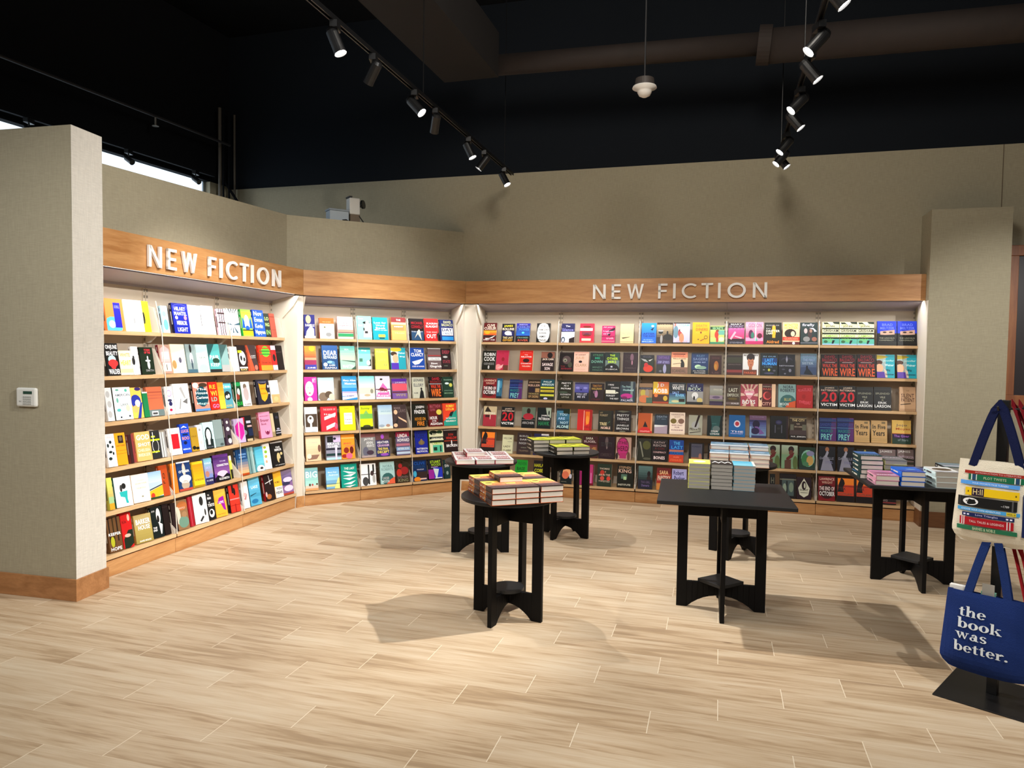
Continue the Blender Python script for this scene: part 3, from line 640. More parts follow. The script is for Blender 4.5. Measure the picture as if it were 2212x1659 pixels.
B|2|1|1.082|0.175|0.244|0.03|teal cover with purple dressed woman in yellow hat|3ab;r 0 .5 0 1 cdd;e .35 .92 .4 .1 dc4;e .2 .72 .22 .1 543;e .3 .5 .2 .2 eb9;r 0 .5 0 .3 64b;t .42 .98 .72 .8 eff Weiner;t .6 .95 .55 .62 eff Big
B|2|2|1.312|0.175|0.247|0.03|blue cover with large white lettering and helicopter|25a;S 137;t .3 .8 .78 .93 fff TOM;t .08 .95 .6 .76 fff CLANCY;p dde .1 .35 .9 .5 .9 .45 .6 .25 .3 .2;t .1 .95 .1 .17 eef CODE OF HONOR
B|2|2|1.529|0.163|0.247|0.03|grey cover with white band and red strip|766;R .96 1 ccc;R .62 .67 a44;R .42 .56 eee;t .1 .9 .44 .53 666 COLLUSION;t .2 .7 .24 .32 fff Newt;t .1 .98 .06 .2 fff Gingrich
B|2|2|1.678|0.119|0.242|0.03|black cover with spaced red letters|322;t .1 .9 .76 .92 a45 DEEP;e .4 .6 .25 .05 bbb;t .1 .9 .3 .44 a45 STATE;t .2 .6 .15 .19 9a9 CHRIS
B|3|0|0.091|0.129|0.25|0.03|magenta cover with white drawn face|d3a;e .4 .5 .34 .32 fff;e .28 .55 .08 .04 bdb;e .52 .55 .08 .04 bdb;e .4 .32 .08 .03 c46;e .4 .05 .2 .1 fff;t .65 .95 .75 .95 fce MY
B|3|0|0.254|0.168|0.242|0.03|beach sky cover with brown rocks|cde;G .6 1 eee ade;t .15 .6 .72 .78 bbc DAISY;R .3 .45 edc;e .3 .15 .3 .2 876;e .65 .25 .25 .15 654;e .85 .15 .2 .15 dcb
B|3|0|0.508|0.164|0.257|0.03|bright blue cover with white script and shore|39d;S 157;G .5 1 7be 29c;t .1 .95 .76 .86 fff Mary Alice;t .2 .95 .64 .73 fff Monroe;R .15 .35 ccf;R .3 .33 a9b;p fff 0 0 1 .1 1 .18 0 .12;t .3 .8 .13 .18 224 SUMMER
B|3|1|0.706|0.175|0.256|0.03|pale sand and aqua beach cover|ddd;G .6 1 dee 8dd;R .25 .5 edc;e .5 .18 .2 .05 cb9;e .8 .35 .1 .1 998
B|3|1|0.891|0.168|0.255|0.03|lilac cover with pink ruffled gown|dde;p e7b 0 .1 1 .1 .75 .5 .5 .7 .3 .5;e .4 .86 .1 .04 433;R .4 .44 734;p 834 .1 .35 .3 .5 .5 .5 .9 .3;t .15 .85 .28 .38 fff Sister;t .1 .9 .1 .2 fff Royal
B|3|1|1.087|0.175|0.225|0.03|purple and coral banded cover|86a;R .86 1 63a;R .4 .75 e67;t .2 .9 .75 .84 cbd JAMES;R .28 .36 745;t .2 .9 .12 .24 ba8 WIFE
B|3|2|1.32|0.152|0.238|0.03|pale grey cover with black walking man|ccb;t .1 .9 .8 .93 345 LEONARD;t .1 .9 .55 .7 556 ELLORY;p 222 .5 0 .9 0 .85 .3 .7 .45 .6 .3;e .7 .45 .07 .06 222;t .08 .4 .22 .28 555 ALIBI
B|3|2|1.531|0.153|0.243|0.03|black cover with red name above orange letters|211;S 111;t .25 .85 .84 .97 c34 DAVID;t .08 .92 .7 .82 a33 BALDACCI;R .65 .67 ddd;t .1 .9 .46 .62 e53 WALK THE;t .1 .9 .06 .42 f83 WIRE
B|3|2|1.691|0.135|0.242|0.03|dark green cover with pale round seal|243;t .1 .9 .82 .88 9ba TRANSFER;e .4 .68 .2 .05 dee;e .75 .6 .16 .09 cc6;t .1 .9 .3 .36 8a9 JONATHAN;t .1 .9 .18 .24 9b9 MOORE
B|4|0|0.087|0.131|0.262|0.03|white cover with brown tinted portrait|eee;r .05 .98 .2 .72 543;e .45 .5 .25 .16 eee;e .45 .55 .1 .05 543;r .4 .55 .1 .35 eee;t .1 .7 .84 .88 ccc SIGRID
B|4|0|0.28|0.175|0.262|0.03|red cover with slanting white words|d34;t .15 .9 .84 .92 fbb THE BOOK OF;p fff .2 .58 .9 .75 .9 .62 .2 .45;t .3 .85 .56 .64 fff second;p fff .3 .2 .85 .35 .85 .2 .3 .05;t .2 .8 .66 .72 fdd lies;e .9 .2 .1 .12 e68
B|4|0|0.482|0.163|0.262|0.03|bright yellow cover with white note|fe2;t .3 .6 .88 .93 a93 WHAT;r .25 .8 .25 .72 fff;t .3 .75 .6 .66 998 Nothing;t .3 .75 .42 .48 998 Sees;t .3 .75 .3 .36 998 Them
B|4|1|0.69|0.141|0.262|0.03|lime yellow cover with green meadow|de2;t .1 .8 .82 .92 783 Sunny;R .45 .65 8c6;p 9c7 .3 .65 .5 .8 .7 .65;R 0 .12 331;e .5 .14 .3 .05 553
B|4|1|0.91|0.162|0.262|0.03|pale blue empty beach cover|cde;G .6 1 dee ace;t .2 .9 .7 .76 acd MIAMI;R 0 .1 fed;e .65 .13 .15 .06 b98;e .2 .12 .2 .06 abc
B|4|1|1.08|0.16|0.262|0.03|dark brown cover with woman reaching|544;t .1 .6 .8 .9 988 MARK;t .4 .95 .66 .8 877 LAWS;e .2 .68 .14 .1 eca;p eca .35 .5 .95 .3 1 .2 .4 .42;e .15 .12 .15 .08 eca;p 333 .1 .2 .4 .5 .3 .2
B|4|2|1.312|0.175|0.262|0.03|black cover with white name and orange title|221;t .3 .9 .78 .92 fff JOSEPH;t .2 .95 .58 .74 fff FINDER;t .2 .95 .28 .42 d92 HOUSE ON;t .35 .85 .06 .24 e93 FIRE
B|4|2|1.522|0.169|0.262|0.03|maroon cover with yellow flash|722;t .1 .9 .8 .95 b67 MATTHEW;t .1 .5 .66 .78 b67 QUIRK;e .75 .62 .2 .12 ed6;t .05 .6 .3 .44 fff HOUR;t .2 .5 .2 .27 fff OF THE;t .05 .95 .06 .17 fff ASSASSIN;r .65 1 .15 .5 422
B|4|2|1.706|0.175|0.262|0.03|orange cover with teal lower half|e53;p 3a9 0 .2 .5 .45 1 .7 1 0 0 0;t .25 .85 .82 .93 fe5 ROBERT;t .2 .8 .68 .79 fd5 LUDLUM;p 233 .4 .45 .55 .6 .8 .65 .6 .4;t .15 .9 .3 .36 fff THE TREADSTONE;t .15 .9 .17 .24 fff RESURRECT
B|5|0|0.105|0.155|0.259|0.03|sandy beige cover with boat|eca;G .4 1 eca fec;t .2 .8 .72 .76 dcb SUMMER;p 976 .1 .25 .9 .25 .7 .08 .1 .05;e .2 .2 .15 .1 fec;e .9 .5 .1 .15 865
B|5|0|0.319|0.161|0.258|0.03|lilac and grey striped cover with white words|99a;r .1 .5 .72 .95 222;r .5 1 .72 1 dce;e .6 .86 .1 .05 334;t .1 .9 .6 .7 fff BRAVE;t .1 .9 .5 .58 fff GIRL;R .4 .48 334;R .16 .26 244;R 0 .1 bde;p edf .6 .6 .75 .6 .7 0 .6 0
B|5|0|0.479|0.146|0.262|0.03|orange cover with red hands|fa3;R .82 .88 fc7;t .15 .75 .58 .66 d45 JENNY;t .3 .95 .48 .56 e77 COLGAN;e .35 .35 .2 .12 932;e .75 .35 .15 .15 721;e .2 .12 .2 .08 a32;e .55 .12 .25 .12 f79
B|5|1|0.707|0.165|0.257|0.03|grey rose cover with rainy street|999;R .85 1 966;t .2 .85 .7 .82 eee JAYNE;t .35 .8 .56 .68 eee ANN;t .4 .9 .44 .54 eee KRENTZ;e .3 .25 .2 .2 778;e .6 .2 .25 .1 545;R 0 .08 baa
B|5|1|0.871|0.158|0.256|0.03|purple cover with yellow title band|447;R .7 1 755;e .5 .85 .12 .1 b6d;t .1 .95 .56 .66 fff HEATHER;t .1 .95 .42 .53 ece GRAHAM;t .15 .9 .28 .38 fe6 THE FINAL;t .1 .95 .14 .25 fe6 DECEPT;e .6 .08 .3 .06 a6c
B|5|1|1.11|0.162|0.258|0.03|slate cover with white and pink name|768;S 223;R .8 1 a35;t .15 .85 .76 .92 fff LINDA;t .1 .98 .58 .72 fff HOWARD;R .4 .5 c89;R .2 .35 9bd;R .05 .15 cde;t .1 .9 .24 .32 eee AFTER SUN
B|5|2|1.336|0.153|0.262|0.03|royal blue cover with gold crest|23a;S 112;t .1 .9 .66 .92 237 ROBERT;e .5 .48 .25 .1 875;e .5 .52 .1 .12 985;t .1 .95 .18 .26 fff PATTERSON;t .1 .95 .06 .14 fff PROTOCOL
B|5|2|1.526|0.175|0.262|0.03|pale cover with swirling black leaves and green|eec;S ad3;e .3 .88 .3 .1 232;e .75 .9 .2 .08 353;t .2 .8 .78 .86 ffd John;R .6 .7 232;t .15 .95 .56 .66 ffe GRISHAM;R .44 .54 232;t .15 .9 .36 .46 bd6 CAMINO;r .2 .9 .02 .34 6ca;r .25 .5 .1 .25 243;r .7 .8 .05 .3 244
B|5|2|1.707|0.172|0.26|0.03|black cover with orange name and white word|322;R .95 1 ddd;t .35 .7 .72 .82 c43 DON;t .15 .95 .56 .68 d43 WINSLOW;R .48 .51 c53;t .15 .95 .22 .34 fff BROKEN;e .55 .4 .04 .12 fff
B|6|0|0.079|0.134|0.236|0.03|pale blue beach cover with big serif letters|9cc;G .2 .9 bed 8bc;t .05 .95 .56 .84 eff BIG;R .1 .22 dcb;e .35 .25 .08 .06 543;e .55 .25 .08 .05 b66;e .9 .27 .08 .04 654;R 0 .1 da7
B|6|0|0.304|0.144|0.226|0.03|sea blue cover with yellow sand|8bd;S 258;G .4 1 ade 7be;t .15 .8 .72 .8 eff Mary Kay;t .2 .9 .6 .68 eff Andrews;R .1 .2 dd9;p ee9 .6 0 .9 .5 1 .5 1 0;R .22 .24 577
B|6|0|0.484|0.175|0.248|0.03|teal cover with rows of white diving figures|1a9;S 066;t .2 .85 .76 .86 fff THE LAST;p fff .1 .72 .95 .62 .5 .58;p fff .1 .5 .95 .6 .6 .46;p fff .1 .4 .9 .42 .5 .3;p fff .1 .15 .9 .28 .6 .12;p fff .2 .05 .9 .1 .5 0
B|6|1|0.699|0.172|0.236|0.03|white cover with black cross and sketched coat|fff;r .48 .58 .05 .95 333;R .5 .53 444;e .3 .2 .2 .2 555;e .75 .55 .12 .12 544;r .78 .9 .6 .95 444;e .85 .3 .1 .2 bbb
B|6|1|0.919|0.167|0.242|0.03|mint cover with dark circle and coral corner|bdd;S 799;t .2 .85 .74 .86 8aa NORA;t .1 .9 .6 .72 8aa ROBERTS;e .5 .22 .42 .28 477;t .15 .6 .2 .32 ccc UNDER;p e75 .4 0 1 0 1 .3 .7 .2;t .1 .6 .06 .18 dee MOON
B|6|1|1.097|0.159|0.218|0.03|charcoal cover with red robed figure|432;e .35 .85 .15 .12 b33;e .65 .6 .3 .2 a33;e .25 .5 .2 .2 c43;t .1 .9 .22 .34 877 STEPHEN;t .15 .9 .04 .2 997 KING
B|6|2|1.306|0.172|0.233|0.03|deep blue cover with orange blast|136;t .1 .9 .78 .92 26b CLIVE;t .1 .9 .62 .75 258 CUSSLER;t .3 .8 .52 .58 dde THE OUTLAW;e .15 .35 .12 .15 5bd;r .3 1 .15 .45 433;e .3 .08 .25 .12 e93;r .5 .95 .06 .13 ecb
B|6|2|1.501|0.175|0.235|0.03|black cover with lime name and blue figure|223;S 111;t .15 .9 .8 .93 ce3 STUART;t .2 .9 .66 .78 bd3 WOODS;r .35 1 .05 .58 34c;r 0 .4 .05 .5 a3a;p dee .35 .55 .75 .5 .6 .1 .5 .1;t .2 .7 .58 .63 ecf CHOPPY;r .45 .95 .05 .1 eee
B|6|2|1.65|0.074|0.217|0.03|dark teal narrow cover with pale marks|244;t .1 .9 .6 .75 ddd SW;e .5 .3 .2 .1 9aa
C|1|0|0.097|0.158|0.226|0.03|dark red cover with ship and white bands|611;t .25 .85 .8 .93 fed CLIVE;t .05 .95 .64 .78 fed CUSSLER;G .35 .6 d53 fb4;e .3 .48 .2 .08 fb3;R .25 .35 433;p eee .15 .2 .7 .2 .95 .35 .2 .12;t .05 .9 .07 .14 fff FAST ICE
C|1|0|0.318|0.153|0.216|0.03|black and navy cover with pale skull and yellow name|112;t .15 .85 .8 .93 fe4 JAMES;t .05 .95 .64 .77 fed ROLLINS;r .05 .95 .32 .6 336;e .5 .48 .28 .12 eef;r .6 .8 .36 .44 ccd;t .1 .9 .18 .29 eda THE LAST;t .1 .9 .04 .15 eb4 ODYSSEY
C|1|0|0.497|0.163|0.221|0.03|blue cover with night lake and pink title|33a;S 223;G .35 .9 37c 438;t .2 .8 .9 .95 ccf PRESTON;t .05 .95 .74 .86 78d CHILD;t .2 .95 .6 .72 59d POWER;e .5 .5 .1 .05 6df;R 0 .33 222;t .1 .9 .2 .28 8a9 CROOKED;t .15 .9 .04 .15 c65 RIVER
C|1|0|0.737|0.158|0.222|0.03|white oval cover with handwritten black words|222;e .5 .5 .47 .56 fff;t .3 .65 .82 .9 444 THE;t .1 .9 .62 .7 333 FAMILIAR;t .2 .75 .44 .53 333 DARK;t .2 .7 .25 .35 333 AMY;t .15 .8 .06 .17 222 ENGEL
C|1|1|1.024|0.151|0.22|0.03|navy and snow white cover with houses|eef;S 999;R .56 1 336;t .3 .65 .82 .9 eef The;t .05 .9 .6 .74 99d Silence;e .15 .15 .15 .15 567;e .15 .13 .08 .1 dde;p 322 .6 .2 1 .3 1 0 .6 0;e .6 .35 .3 .12 fff
C|1|1|1.24|0.16|0.22|0.03|coral red cover with two white bars|d35;e .5 .83 .3 .06 832;r .02 .9 .62 .76 fff;t .1 .8 .66 .72 bcb THE PASSENGER;r .15 .85 .4 .58 945;e .5 .42 .2 .06 546;e .5 .38 .3 .05 832;r .15 .8 .1 .22 fec;G 0 .08 f65 d45
C|1|1|1.482|0.144|0.195|0.03|magenta cover with black torn streaks|c37;t .1 .85 .86 .95 fcd All your;p 312 .45 .7 1 .9 1 .75 .6 .6;t .1 .9 .62 .72 fbd higher;p 312 .3 .5 .7 .55 .6 .4;t .1 .6 .48 .56 fbd or;t .35 .9 .22 .32 fcd truth;R .06 .12 f89;R .35 .4 a25
C|1|1|1.689|0.147|0.216|0.03|ivory cover with pale title and torn slit|eda;S 554;t .1 .88 .64 .76 cba SILENT;t .1 .88 .44 .57 cba PATIENT;p 654 .1 .28 .7 .33 .7 .31 .2 .22;R .05 .08 ca8
C|1|2|1.927|0.158|0.226|0.03|bright blue cover with small white diver|27d;S def;G .5 1 28d 2af;e .75 .85 .1 .05 eff;p 124 .6 .68 .85 .8 .75 .62;t .1 .9 .42 .52 14a AFTER;t .1 .9 .3 .4 14a THE RAIN;t .15 .75 .14 .2 9cf SUSAN;t .05 .85 .05 .11 cef MALLERY
C|1|2|2.097|0.167|0.232|0.03|brown cover with lamp lit woman|432;S 777;G .3 .9 654 cb9;t .15 .85 .76 .92 cb9 ANNA;e .25 .55 .15 .1 122;e .25 .6 .18 .04 bbb;e .7 .3 .3 .15 222;e .68 .5 .06 .1 222;e .3 .2 .08 .2 aaa
C|1|2|2.277|0.174|0.232|0.03|pale sky cover with girl in red among ropes|cce;S 322;R .95 1 111;r .05 .15 .7 .95 e87;t .3 .95 .82 .93 9cd STEAM;e .15 .55 .15 .3 79a;e .4 .5 .12 .2 b55;e .5 .25 .15 .25 d97;e .42 .62 .08 .04 423;e .65 .65 .25 .15 eef;t .2 .9 .06 .14 dbb CLAY;R 0 .05 322
C|1|2|2.479|0.175|0.235|0.03|golden yellow cover with magnifying glass|fb2;S ca2;t .2 .85 .78 .9 d84 DEATH;t .2 .9 .6 .73 b62 DINERS;t .2 .8 .48 .54 fc5 FINLAY;e .8 .3 .11 .09 552;e .8 .3 .08 .06 fb2;p 843 .72 .24 .74 .22 .5 .12 .45 .14;e .5 .52 .05 .05 843;e .35 .2 .04 .03 552
C|1|2|2.649|0.145|0.198|0.03|green and yellow cover with woman in red|cd8;R .78 .95 253;t .15 .9 .8 .92 ada SECRETS;r 0 .5 .35 .7 ec7;r .5 1 .5 .75 7ba;e .45 .5 .14 .2 d43;e .5 .25 .08 .2 c43;e .5 .72 .12 .05 932;R 0 .1 497;e .8 .25 .2 .12 dec
C|1|3|2.842|0.162|0.23|0.03|purple black cover with pink dancers|312;G .25 .75 c47 d6a;t .15 .85 .9 .96 eee MARY;t .05 .95 .78 .88 a9b SKYHUNT;t .1 .95 .68 .76 b8b BREE;p fbc .1 .25 .4 .6 .5 .55 .2 .2;p fbc .4 .4 .9 .3 .8 .25 .4 .35;R 0 .15 223;t .1 .9 .03 .1 99a STEVENS
C|1|3|3.025|0.175|0.238|0.03|pink cover with white beam and dark arcs|eac;G .3 .9 d58 ebc;e .3 .45 .14 .2 615;e .8 .38 .14 .12 613;e .4 .4 .1 .15 487;r .54 .6 .1 1 fff;p 7ba .55 .1 .7 .15 .6 .35;R 0 .14 c37;t .15 .9 .76 .94 a79 GIDEON
C|1|3|3.209|0.168|0.233|0.03|black cover with glowing gold man|221;e .55 .6 .12 .3 e92;r .46 .64 .3 .85 fb3;t .1 .85 .84 .9 aaa MURDER ON;t .1 .35 .7 .76 bbb in;t .1 .9 .56 .66 eed DRIFTER;t .1 .5 .46 .54 eed LAMP;t .12 .85 .05 .18 e93 Aldred
C|1|3|3.387|0.163|0.236|0.03|yellow and red cover with dark beast|fca;t .1 .92 .8 .94 fd4 MONSTER;t .1 .9 .7 .79 eb3 HUNTER;e .45 .5 .35 .2 321;e .6 .48 .12 .12 fdb;R .18 .34 d43;t .1 .9 .2 .32 fa8 GUARDIAN;R 0 .12 622;e .65 .06 .08 .06 fff
C|1|3|3.561|0.166|0.234|0.03|slate grey cover with white script and bird|344;t .1 .8 .8 .95 dde firefly;e .3 .62 .1 .12 cbb;e .55 .5 .12 .25 544;e .6 .62 .08 .08 a87;p eef .5 .75 .75 .75 .95 .6 .8 .58 .75 .68;e .35 .25 .2 .12 999;e .8 .25 .15 .1 a76;R .07 .09 aab
C|1|4|3.767|0.16|0.24|0.03|pale yellow and green leafy cover, leftmost of three|CAMINO
C|1|4|3.932|0.162|0.24|0.03|pale yellow and green leafy cover, middle of three|CAMINO
C|1|4|4.093|0.155|0.24|0.03|pale yellow and green leafy cover, rightmost of three|CAMINO
C|1|4|4.288|0.175|0.249|0.03|blue and black cover with eyes, left of two|MELTZER
C|1|4|4.47|0.175|0.249|0.03|blue and black cover with eyes, right of two|MELTZER
C|2|0|0.098|0.161|0.225|0.03|black cover with tall white name|221;t .12 .95 .72 .9 eee ROBIN;t .12 .95 .46 .68 eee COOK;t .12 .9 .26 .38 999 GENESIS;e .5 .14 .06 .1 ccc
C|2|0|0.26|0.149|0.232|0.03|rose red cover with pink flower|b35;t .2 .6 .82 .88 a24 THE;e .55 .55 .12 .1 923;e .2 .15 .25 .15 e99;p fbb .1 .1 .6 .3 .5 .1;r .6 1 0 .25 743
C|2|0|0.546|0.154|0.233|0.03|bright red cover with dark hut|d32;S eda;t .2 .85 .88 .93 f77 SUSAN;t .35 .6 .76 .81 fcc THE;t .1 .9 .65 .72 fee RELATIVE;e .5 .5 .25 .1 422;t .1 .9 .32 .38 fee CHARMAIN;t .2 .85 .18 .25 fdc WILKERS
C|2|0|0.8|0.155|0.221|0.03|black and copper cover with bold white words|322;R .68 1 965;e .65 .82 .2 .15 211;t .1 .95 .54 .66 fed JACK CARR;t .1 .9 .26 .42 fee SAVAGE;t .3 .7 .05 .2 fee SON
C|2|1|1.019|0.162|0.218|0.03|black cover with grey ghostly face|211;e .5 .6 .3 .22 655;e .4 .58 .14 .1 998;e .4 .56 .05 .04 222;e .75 .35 .15 .15 554;t .1 .4 .22 .3 822 THE;t .15 .9 .1 .18 a34 REVENANT;R .94 .97 433
C|2|1|1.186|0.167|0.226|0.03|peach cover with small black bird mark|fcb;S fdc;t .1 .8 .82 .88 543 BY HARRIET;t .1 .7 .6 .76 ca8 JULIE;e .45 .5 .12 .06 322;t .1 .9 .26 .4 ca8 CLARK;t .1 .8 .1 .14 dba WALKER
C|2|1|1.366|0.158|0.22|0.03|dark slate cover with green handwritten words|233;S 322;t .2 .9 .82 .92 586 STRIKE;t .35 .7 .66 .77 3a8 ME;t .1 .9 .46 .6 8ba DOWN;t .2 .9 .2 .28 687 MINDY;t .2 .9 .06 .13 687 MEJIA
C|2|1|1.532|0.164|0.223|0.03|grey cover with yellow green title over dark hill|233;r .5 1 .6 1 354;r .05 1 .2 .6 788;e .5 .15 .5 .3 111;t .35 .7 .8 .9 ce4 THE;t .15 .9 .62 .75 ce4 OTHER;t .25 .8 .46 .58 ce4 MRS;r .42 .55 .24 .32 ccd;t .1 .9 .12 .18 ddd KUBICA
C|2|1|1.735|0.159|0.225|0.03|dark maroon cover with falling feather|312;e .6 .75 .12 .2 867;e .62 .5 .05 .12 b89;t .15 .5 .7 .88 433 SO;t .15 .9 .5 .62 433 PRETTY;t .15 .9 .2 .26 655 KIMBERLY;t .2 .85 .06 .13 544 BELLE
C|2|2|1.915|0.15|0.2|0.03|black and green cover with red bird|232;R .8 1 112;p bbb .05 .8 .4 .75 .6 .6 .3 .65;p ddd .6 .7 .95 .8 .7 .65;e .6 .25 .35 .2 d42;e .45 .45 .15 .12 c33;t .2 .8 .86 .94 667 Gods
C|2|2|2.093|0.149|0.2|0.03|dull purple cover with ghostly figure|547;S 446;t .15 .9 .8 .94 86a DETAILS;t .1 .9 .64 .68 ccf THE TRIALS;t .1 .9 .56 .61 ccf OF KOLI;R 0 .5 333;e .6 .25 .12 .25 aac;e .3 .12 .1 .06 778
C|2|2|2.262|0.171|0.237|0.03|peach cover with black cloaked walker|fdb;R .74 1 e97;r .1 .85 .88 .92 832;t .15 .8 .78 .85 a54 JESSICA;t .1 .92 .66 .73 864 FELLOWES;e .7 .4 .12 .2 222;e .65 .6 .08 .06 222;p 443 .1 .45 .6 .5 .6 .48 .1 .43;R 0 .3 976;t .05 .9 .06 .2 654 SCANDAL
C|2|2|2.476|0.175|0.233|0.03|deep blue cover with glowing green light|247;S 124;R .95 1 123;t .3 .8 .8 .9 68a RILEY;t .1 .95 .64 .76 89b SAGERS;t .15 .85 .52 .58 abd HOME BEF;e .4 .34 .2 .1 cec;e .6 .3 .3 .08 9ba;R 0 .2 123;t .1 .85 .12 .17 ddd ALL FLOWER;t .2 .85 .03 .08 ddd ROOKED
C|2|2|2.64|0.121|0.206|0.03|dark red brown cover with gold lantern|422;t .2 .8 .84 .88 855 HOUSE;e .55 .45 .2 .26 b73;e .5 .4 .12 .15 c94;t .2 .8 .04 .14 755 LIE
C|2|3|2.832|0.157|0.21|0.03|dark grey cover with red glow at foot|322;R .6 .9 443;t .1 .9 .5 .55 877 DEVOLUTION;R .12 .26 944;R 0 .12 522
C|2|3|2.994|0.157|0.229|0.03|white cover with portrait of woman in braids|eee;e .5 .82 .26 .2 322;e .5 .6 .2 .26 c86;e .5 .82 .16 .1 322;e .43 .63 .03 .015 322;e .6 .63 .03 .015 322;e .52 .48 .06 .02 a54;r .4 .6 .22 .4 b75;r .02 .9 0 .25 743;t .1 .85 .06 .16 d75 PARABLE;t .05 .4 .88 .96 544 ALL;t .7 .98 .88 .96 544 BY
C|2|3|3.178|0.171|0.237|0.03|black cover with glowing blue title|122;r .1 .95 .45 .78 148;t .15 .9 .82 .88 8ac IN OUR;t .25 .75 .62 .76 5bf LAST;t .1 .92 .46 .6 5bf HUMAN;e .5 .25 .07 .06 cc5;t .2 .7 .36 .41 69b A NOVEL;e .2 .25 .06 .03 889;e .8 .22 .08 .04 667;e .5 .1 .3 .04 557
C|2|3|3.351|0.162|0.227|0.03|midnight cover with silver star and space debris|112;e .5 .74 .35 .12 334;e .5 .68 .33 .1 112;p 99a .5 .95 .56 .75 .5 .6 .44 .75;t .05 .95 .44 .49 bbc NETWORK;e .7 .25 .08 .08 889;e .3 .3 .1 .03 556;e .4 .1 .06 .03 889
C|2|3|3.562|0.154|0.237|0.03|blue grey misty cover with climbing figure|457;G .4 1 568 79a;t .15 .9 .84 .94 89b DAVID;t .15 .9 .66 .78 9ac THE FIRST;t .1 .8 .52 .62 abc SISTER;p 123 .2 .1 .4 .4 .6 .25 .8 .05;e .4 .38 .06 .1 112;R 0 .06 876
C|2|4|3.764|0.163|0.232|0.03|black cover with tall orange letters, leftmost of three|WIRE
C|2|4|3.929|0.161|0.234|0.03|black cover with tall orange letters, middle of three|WIRE
C|2|4|4.105|0.175|0.237|0.03|black cover with tall orange letters, rightmost of three|WIRE
C|2|4|4.282|0.163|0.237|0.03|teal cover with woman in yellow hat, left of two|SUMMER
C|2|4|4.472|0.172|0.237|0.03|teal cover with woman in yellow hat, right of two|SUMMER
C|3|0|0.119|0.164|0.23|0.03|dark red cover with white title|OCTOBER
C|3|0|0.238|0.066|0.231|0.03|blue teal cover with white strokes|268;S 123;t .1 .5 .3 .9 9cd I;e .7 .7 .2 .2 59b;R 0 .1 123;e .6 .3 .2 .15 478
C|3|0|0.435|0.152|0.224|0.03|blue and violet neon cover with outline letters|PREY
C|3|0|0.649|0.148|0.227|0.03|brown cover with cream name and dark window|432;t .1 .95 .82 .9 eca JONATHAN;t .05 .98 .66 .76 dba KELLER;r .1 .6 .36 .62 323;r .62 .95 .36 .56 b96;t .1 .9 .24 .32 ba7 THE MUSEUM;t .1 .9 .08 .2 ca7 OF DESIRE
C|3|0|0.807|0.16|0.233|0.03|teal cover with three yellow bars|332;R .66 1 267;t .2 .8 .84 .92 eff PHILLIP;t .1 .95 .7 .8 eff MARGOLIN;R .55 .63 dd5;R .37 .48 dc4;t .1 .9 .4 .45 443 A REASONABLE;R .17 .27 dd5;e .4 .06 .15 .05 ddf;R 0 .02 456
C|3|1|1.012|0.166|0.226|0.03|charcoal cover with white word stack|332;S 544;t .25 .9 .82 .9 fff PRETTY;t .4 .75 .7 .77 fff AS A;t .22 .9 .55 .63 fff PICTURE;t .2 .9 .26 .33 ddd ELIZABETH;t .3 .8 .13 .19 ccb LITTLE;e .4 .4 .3 .05 565
C|3|1|1.204|0.158|0.208|0.03|violet blue cover with close face|447;S 334;G .4 .9 55a 77b;e .45 .6 .08 .04 226;e .2 .7 .15 .06 99d;e .75 .7 .15 .06 99d;R 0 .45 223;t .1 .9 .3 .42 ccd YOU LET;t .2 .75 .16 .27 ccd ME IN
C|3|1|1.376|0.152|0.203|0.03|dark brown cover with amber name|322;t .15 .85 .78 .92 b84 TIMOTHY;t .1 .85 .64 .75 ca5 HALLINAN;e .45 .4 .12 .2 b8a;e .3 .5 .08 .08 867;t .1 .8 .06 .14 723 STREET
C|3|1|1.546|0.161|0.226|0.03|black cover with white cat strip|111;t .2 .6 .8 .88 fff I WAS;t .4 .95 .66 .73 ddd STARING;r .05 .7 .4 .58 eed;p eed .6 .58 .95 .45 .7 .4;e .75 .49 .04 .03 111;t .1 .7 .26 .34 eee FORGET;t .35 .95 .12 .19 eee THE REST
C|3|1|1.714|0.164|0.232|0.03|dark teal cover with pink splash|345;r .7 .85 .1 1 899;p 123 0 1 .7 1 .5 .7 0 .8;t .1 .7 .7 .8 acc The New;t .2 .9 .54 .64 bdd Husband;e .45 .3 .4 .12 c39;e .3 .22 .2 .06 816;t .1 .9 .04 .14 ccd PALMER
C|3|2|1.913|0.143|0.215|0.03|orange brown cover with figures and navy band|a86;R .68 .8 223;t .1 .9 .7 .78 778 KNOCKING;e .3 .5 .2 .18 cb5;e .6 .5 .15 .2 a98;e .4 .2 .4 .2 d85;r .55 1 0 .28 576
C|3|2|2.074|0.167|0.235|0.03|yellow to red cover with white name|e93;G .45 1 fb4 d63;r 0 .3 .5 1 ec3;t .25 .7 .74 .92 fff J D;t .08 .92 .48 .68 fff ROBB;R 0 .42 532;e .2 .36 .12 .08 e84;e .8 .24 .14 .12 db4;r 0 1 0 .08 b53
C|3|2|2.25|0.175|0.231|0.03|black and electric blue cover with white name|123;S 111;G 0 .5 9cb 148;t .2 .9 .86 .92 fff RANDY WAYNE;t .18 .9 .66 .84 fff WHITE;t .2 .6 .46 .58 acf SALT;t .4 .92 .34 .46 9df RIVER;e .4 .12 .25 .06 dda;r .6 .95 .1 .24 321
C|3|2|2.435|0.167|0.228|0.03|navy and stormy white cover with skull tree|aaa;R .62 1 226;t .2 .7 .8 .93 cde C.J.;t .08 .88 .66 .8 cdc BOX;e .5 .42 .2 .16 eee;e .45 .3 .06 .1 222;e .8 .2 .18 .12 dc8;R 0 .12 222
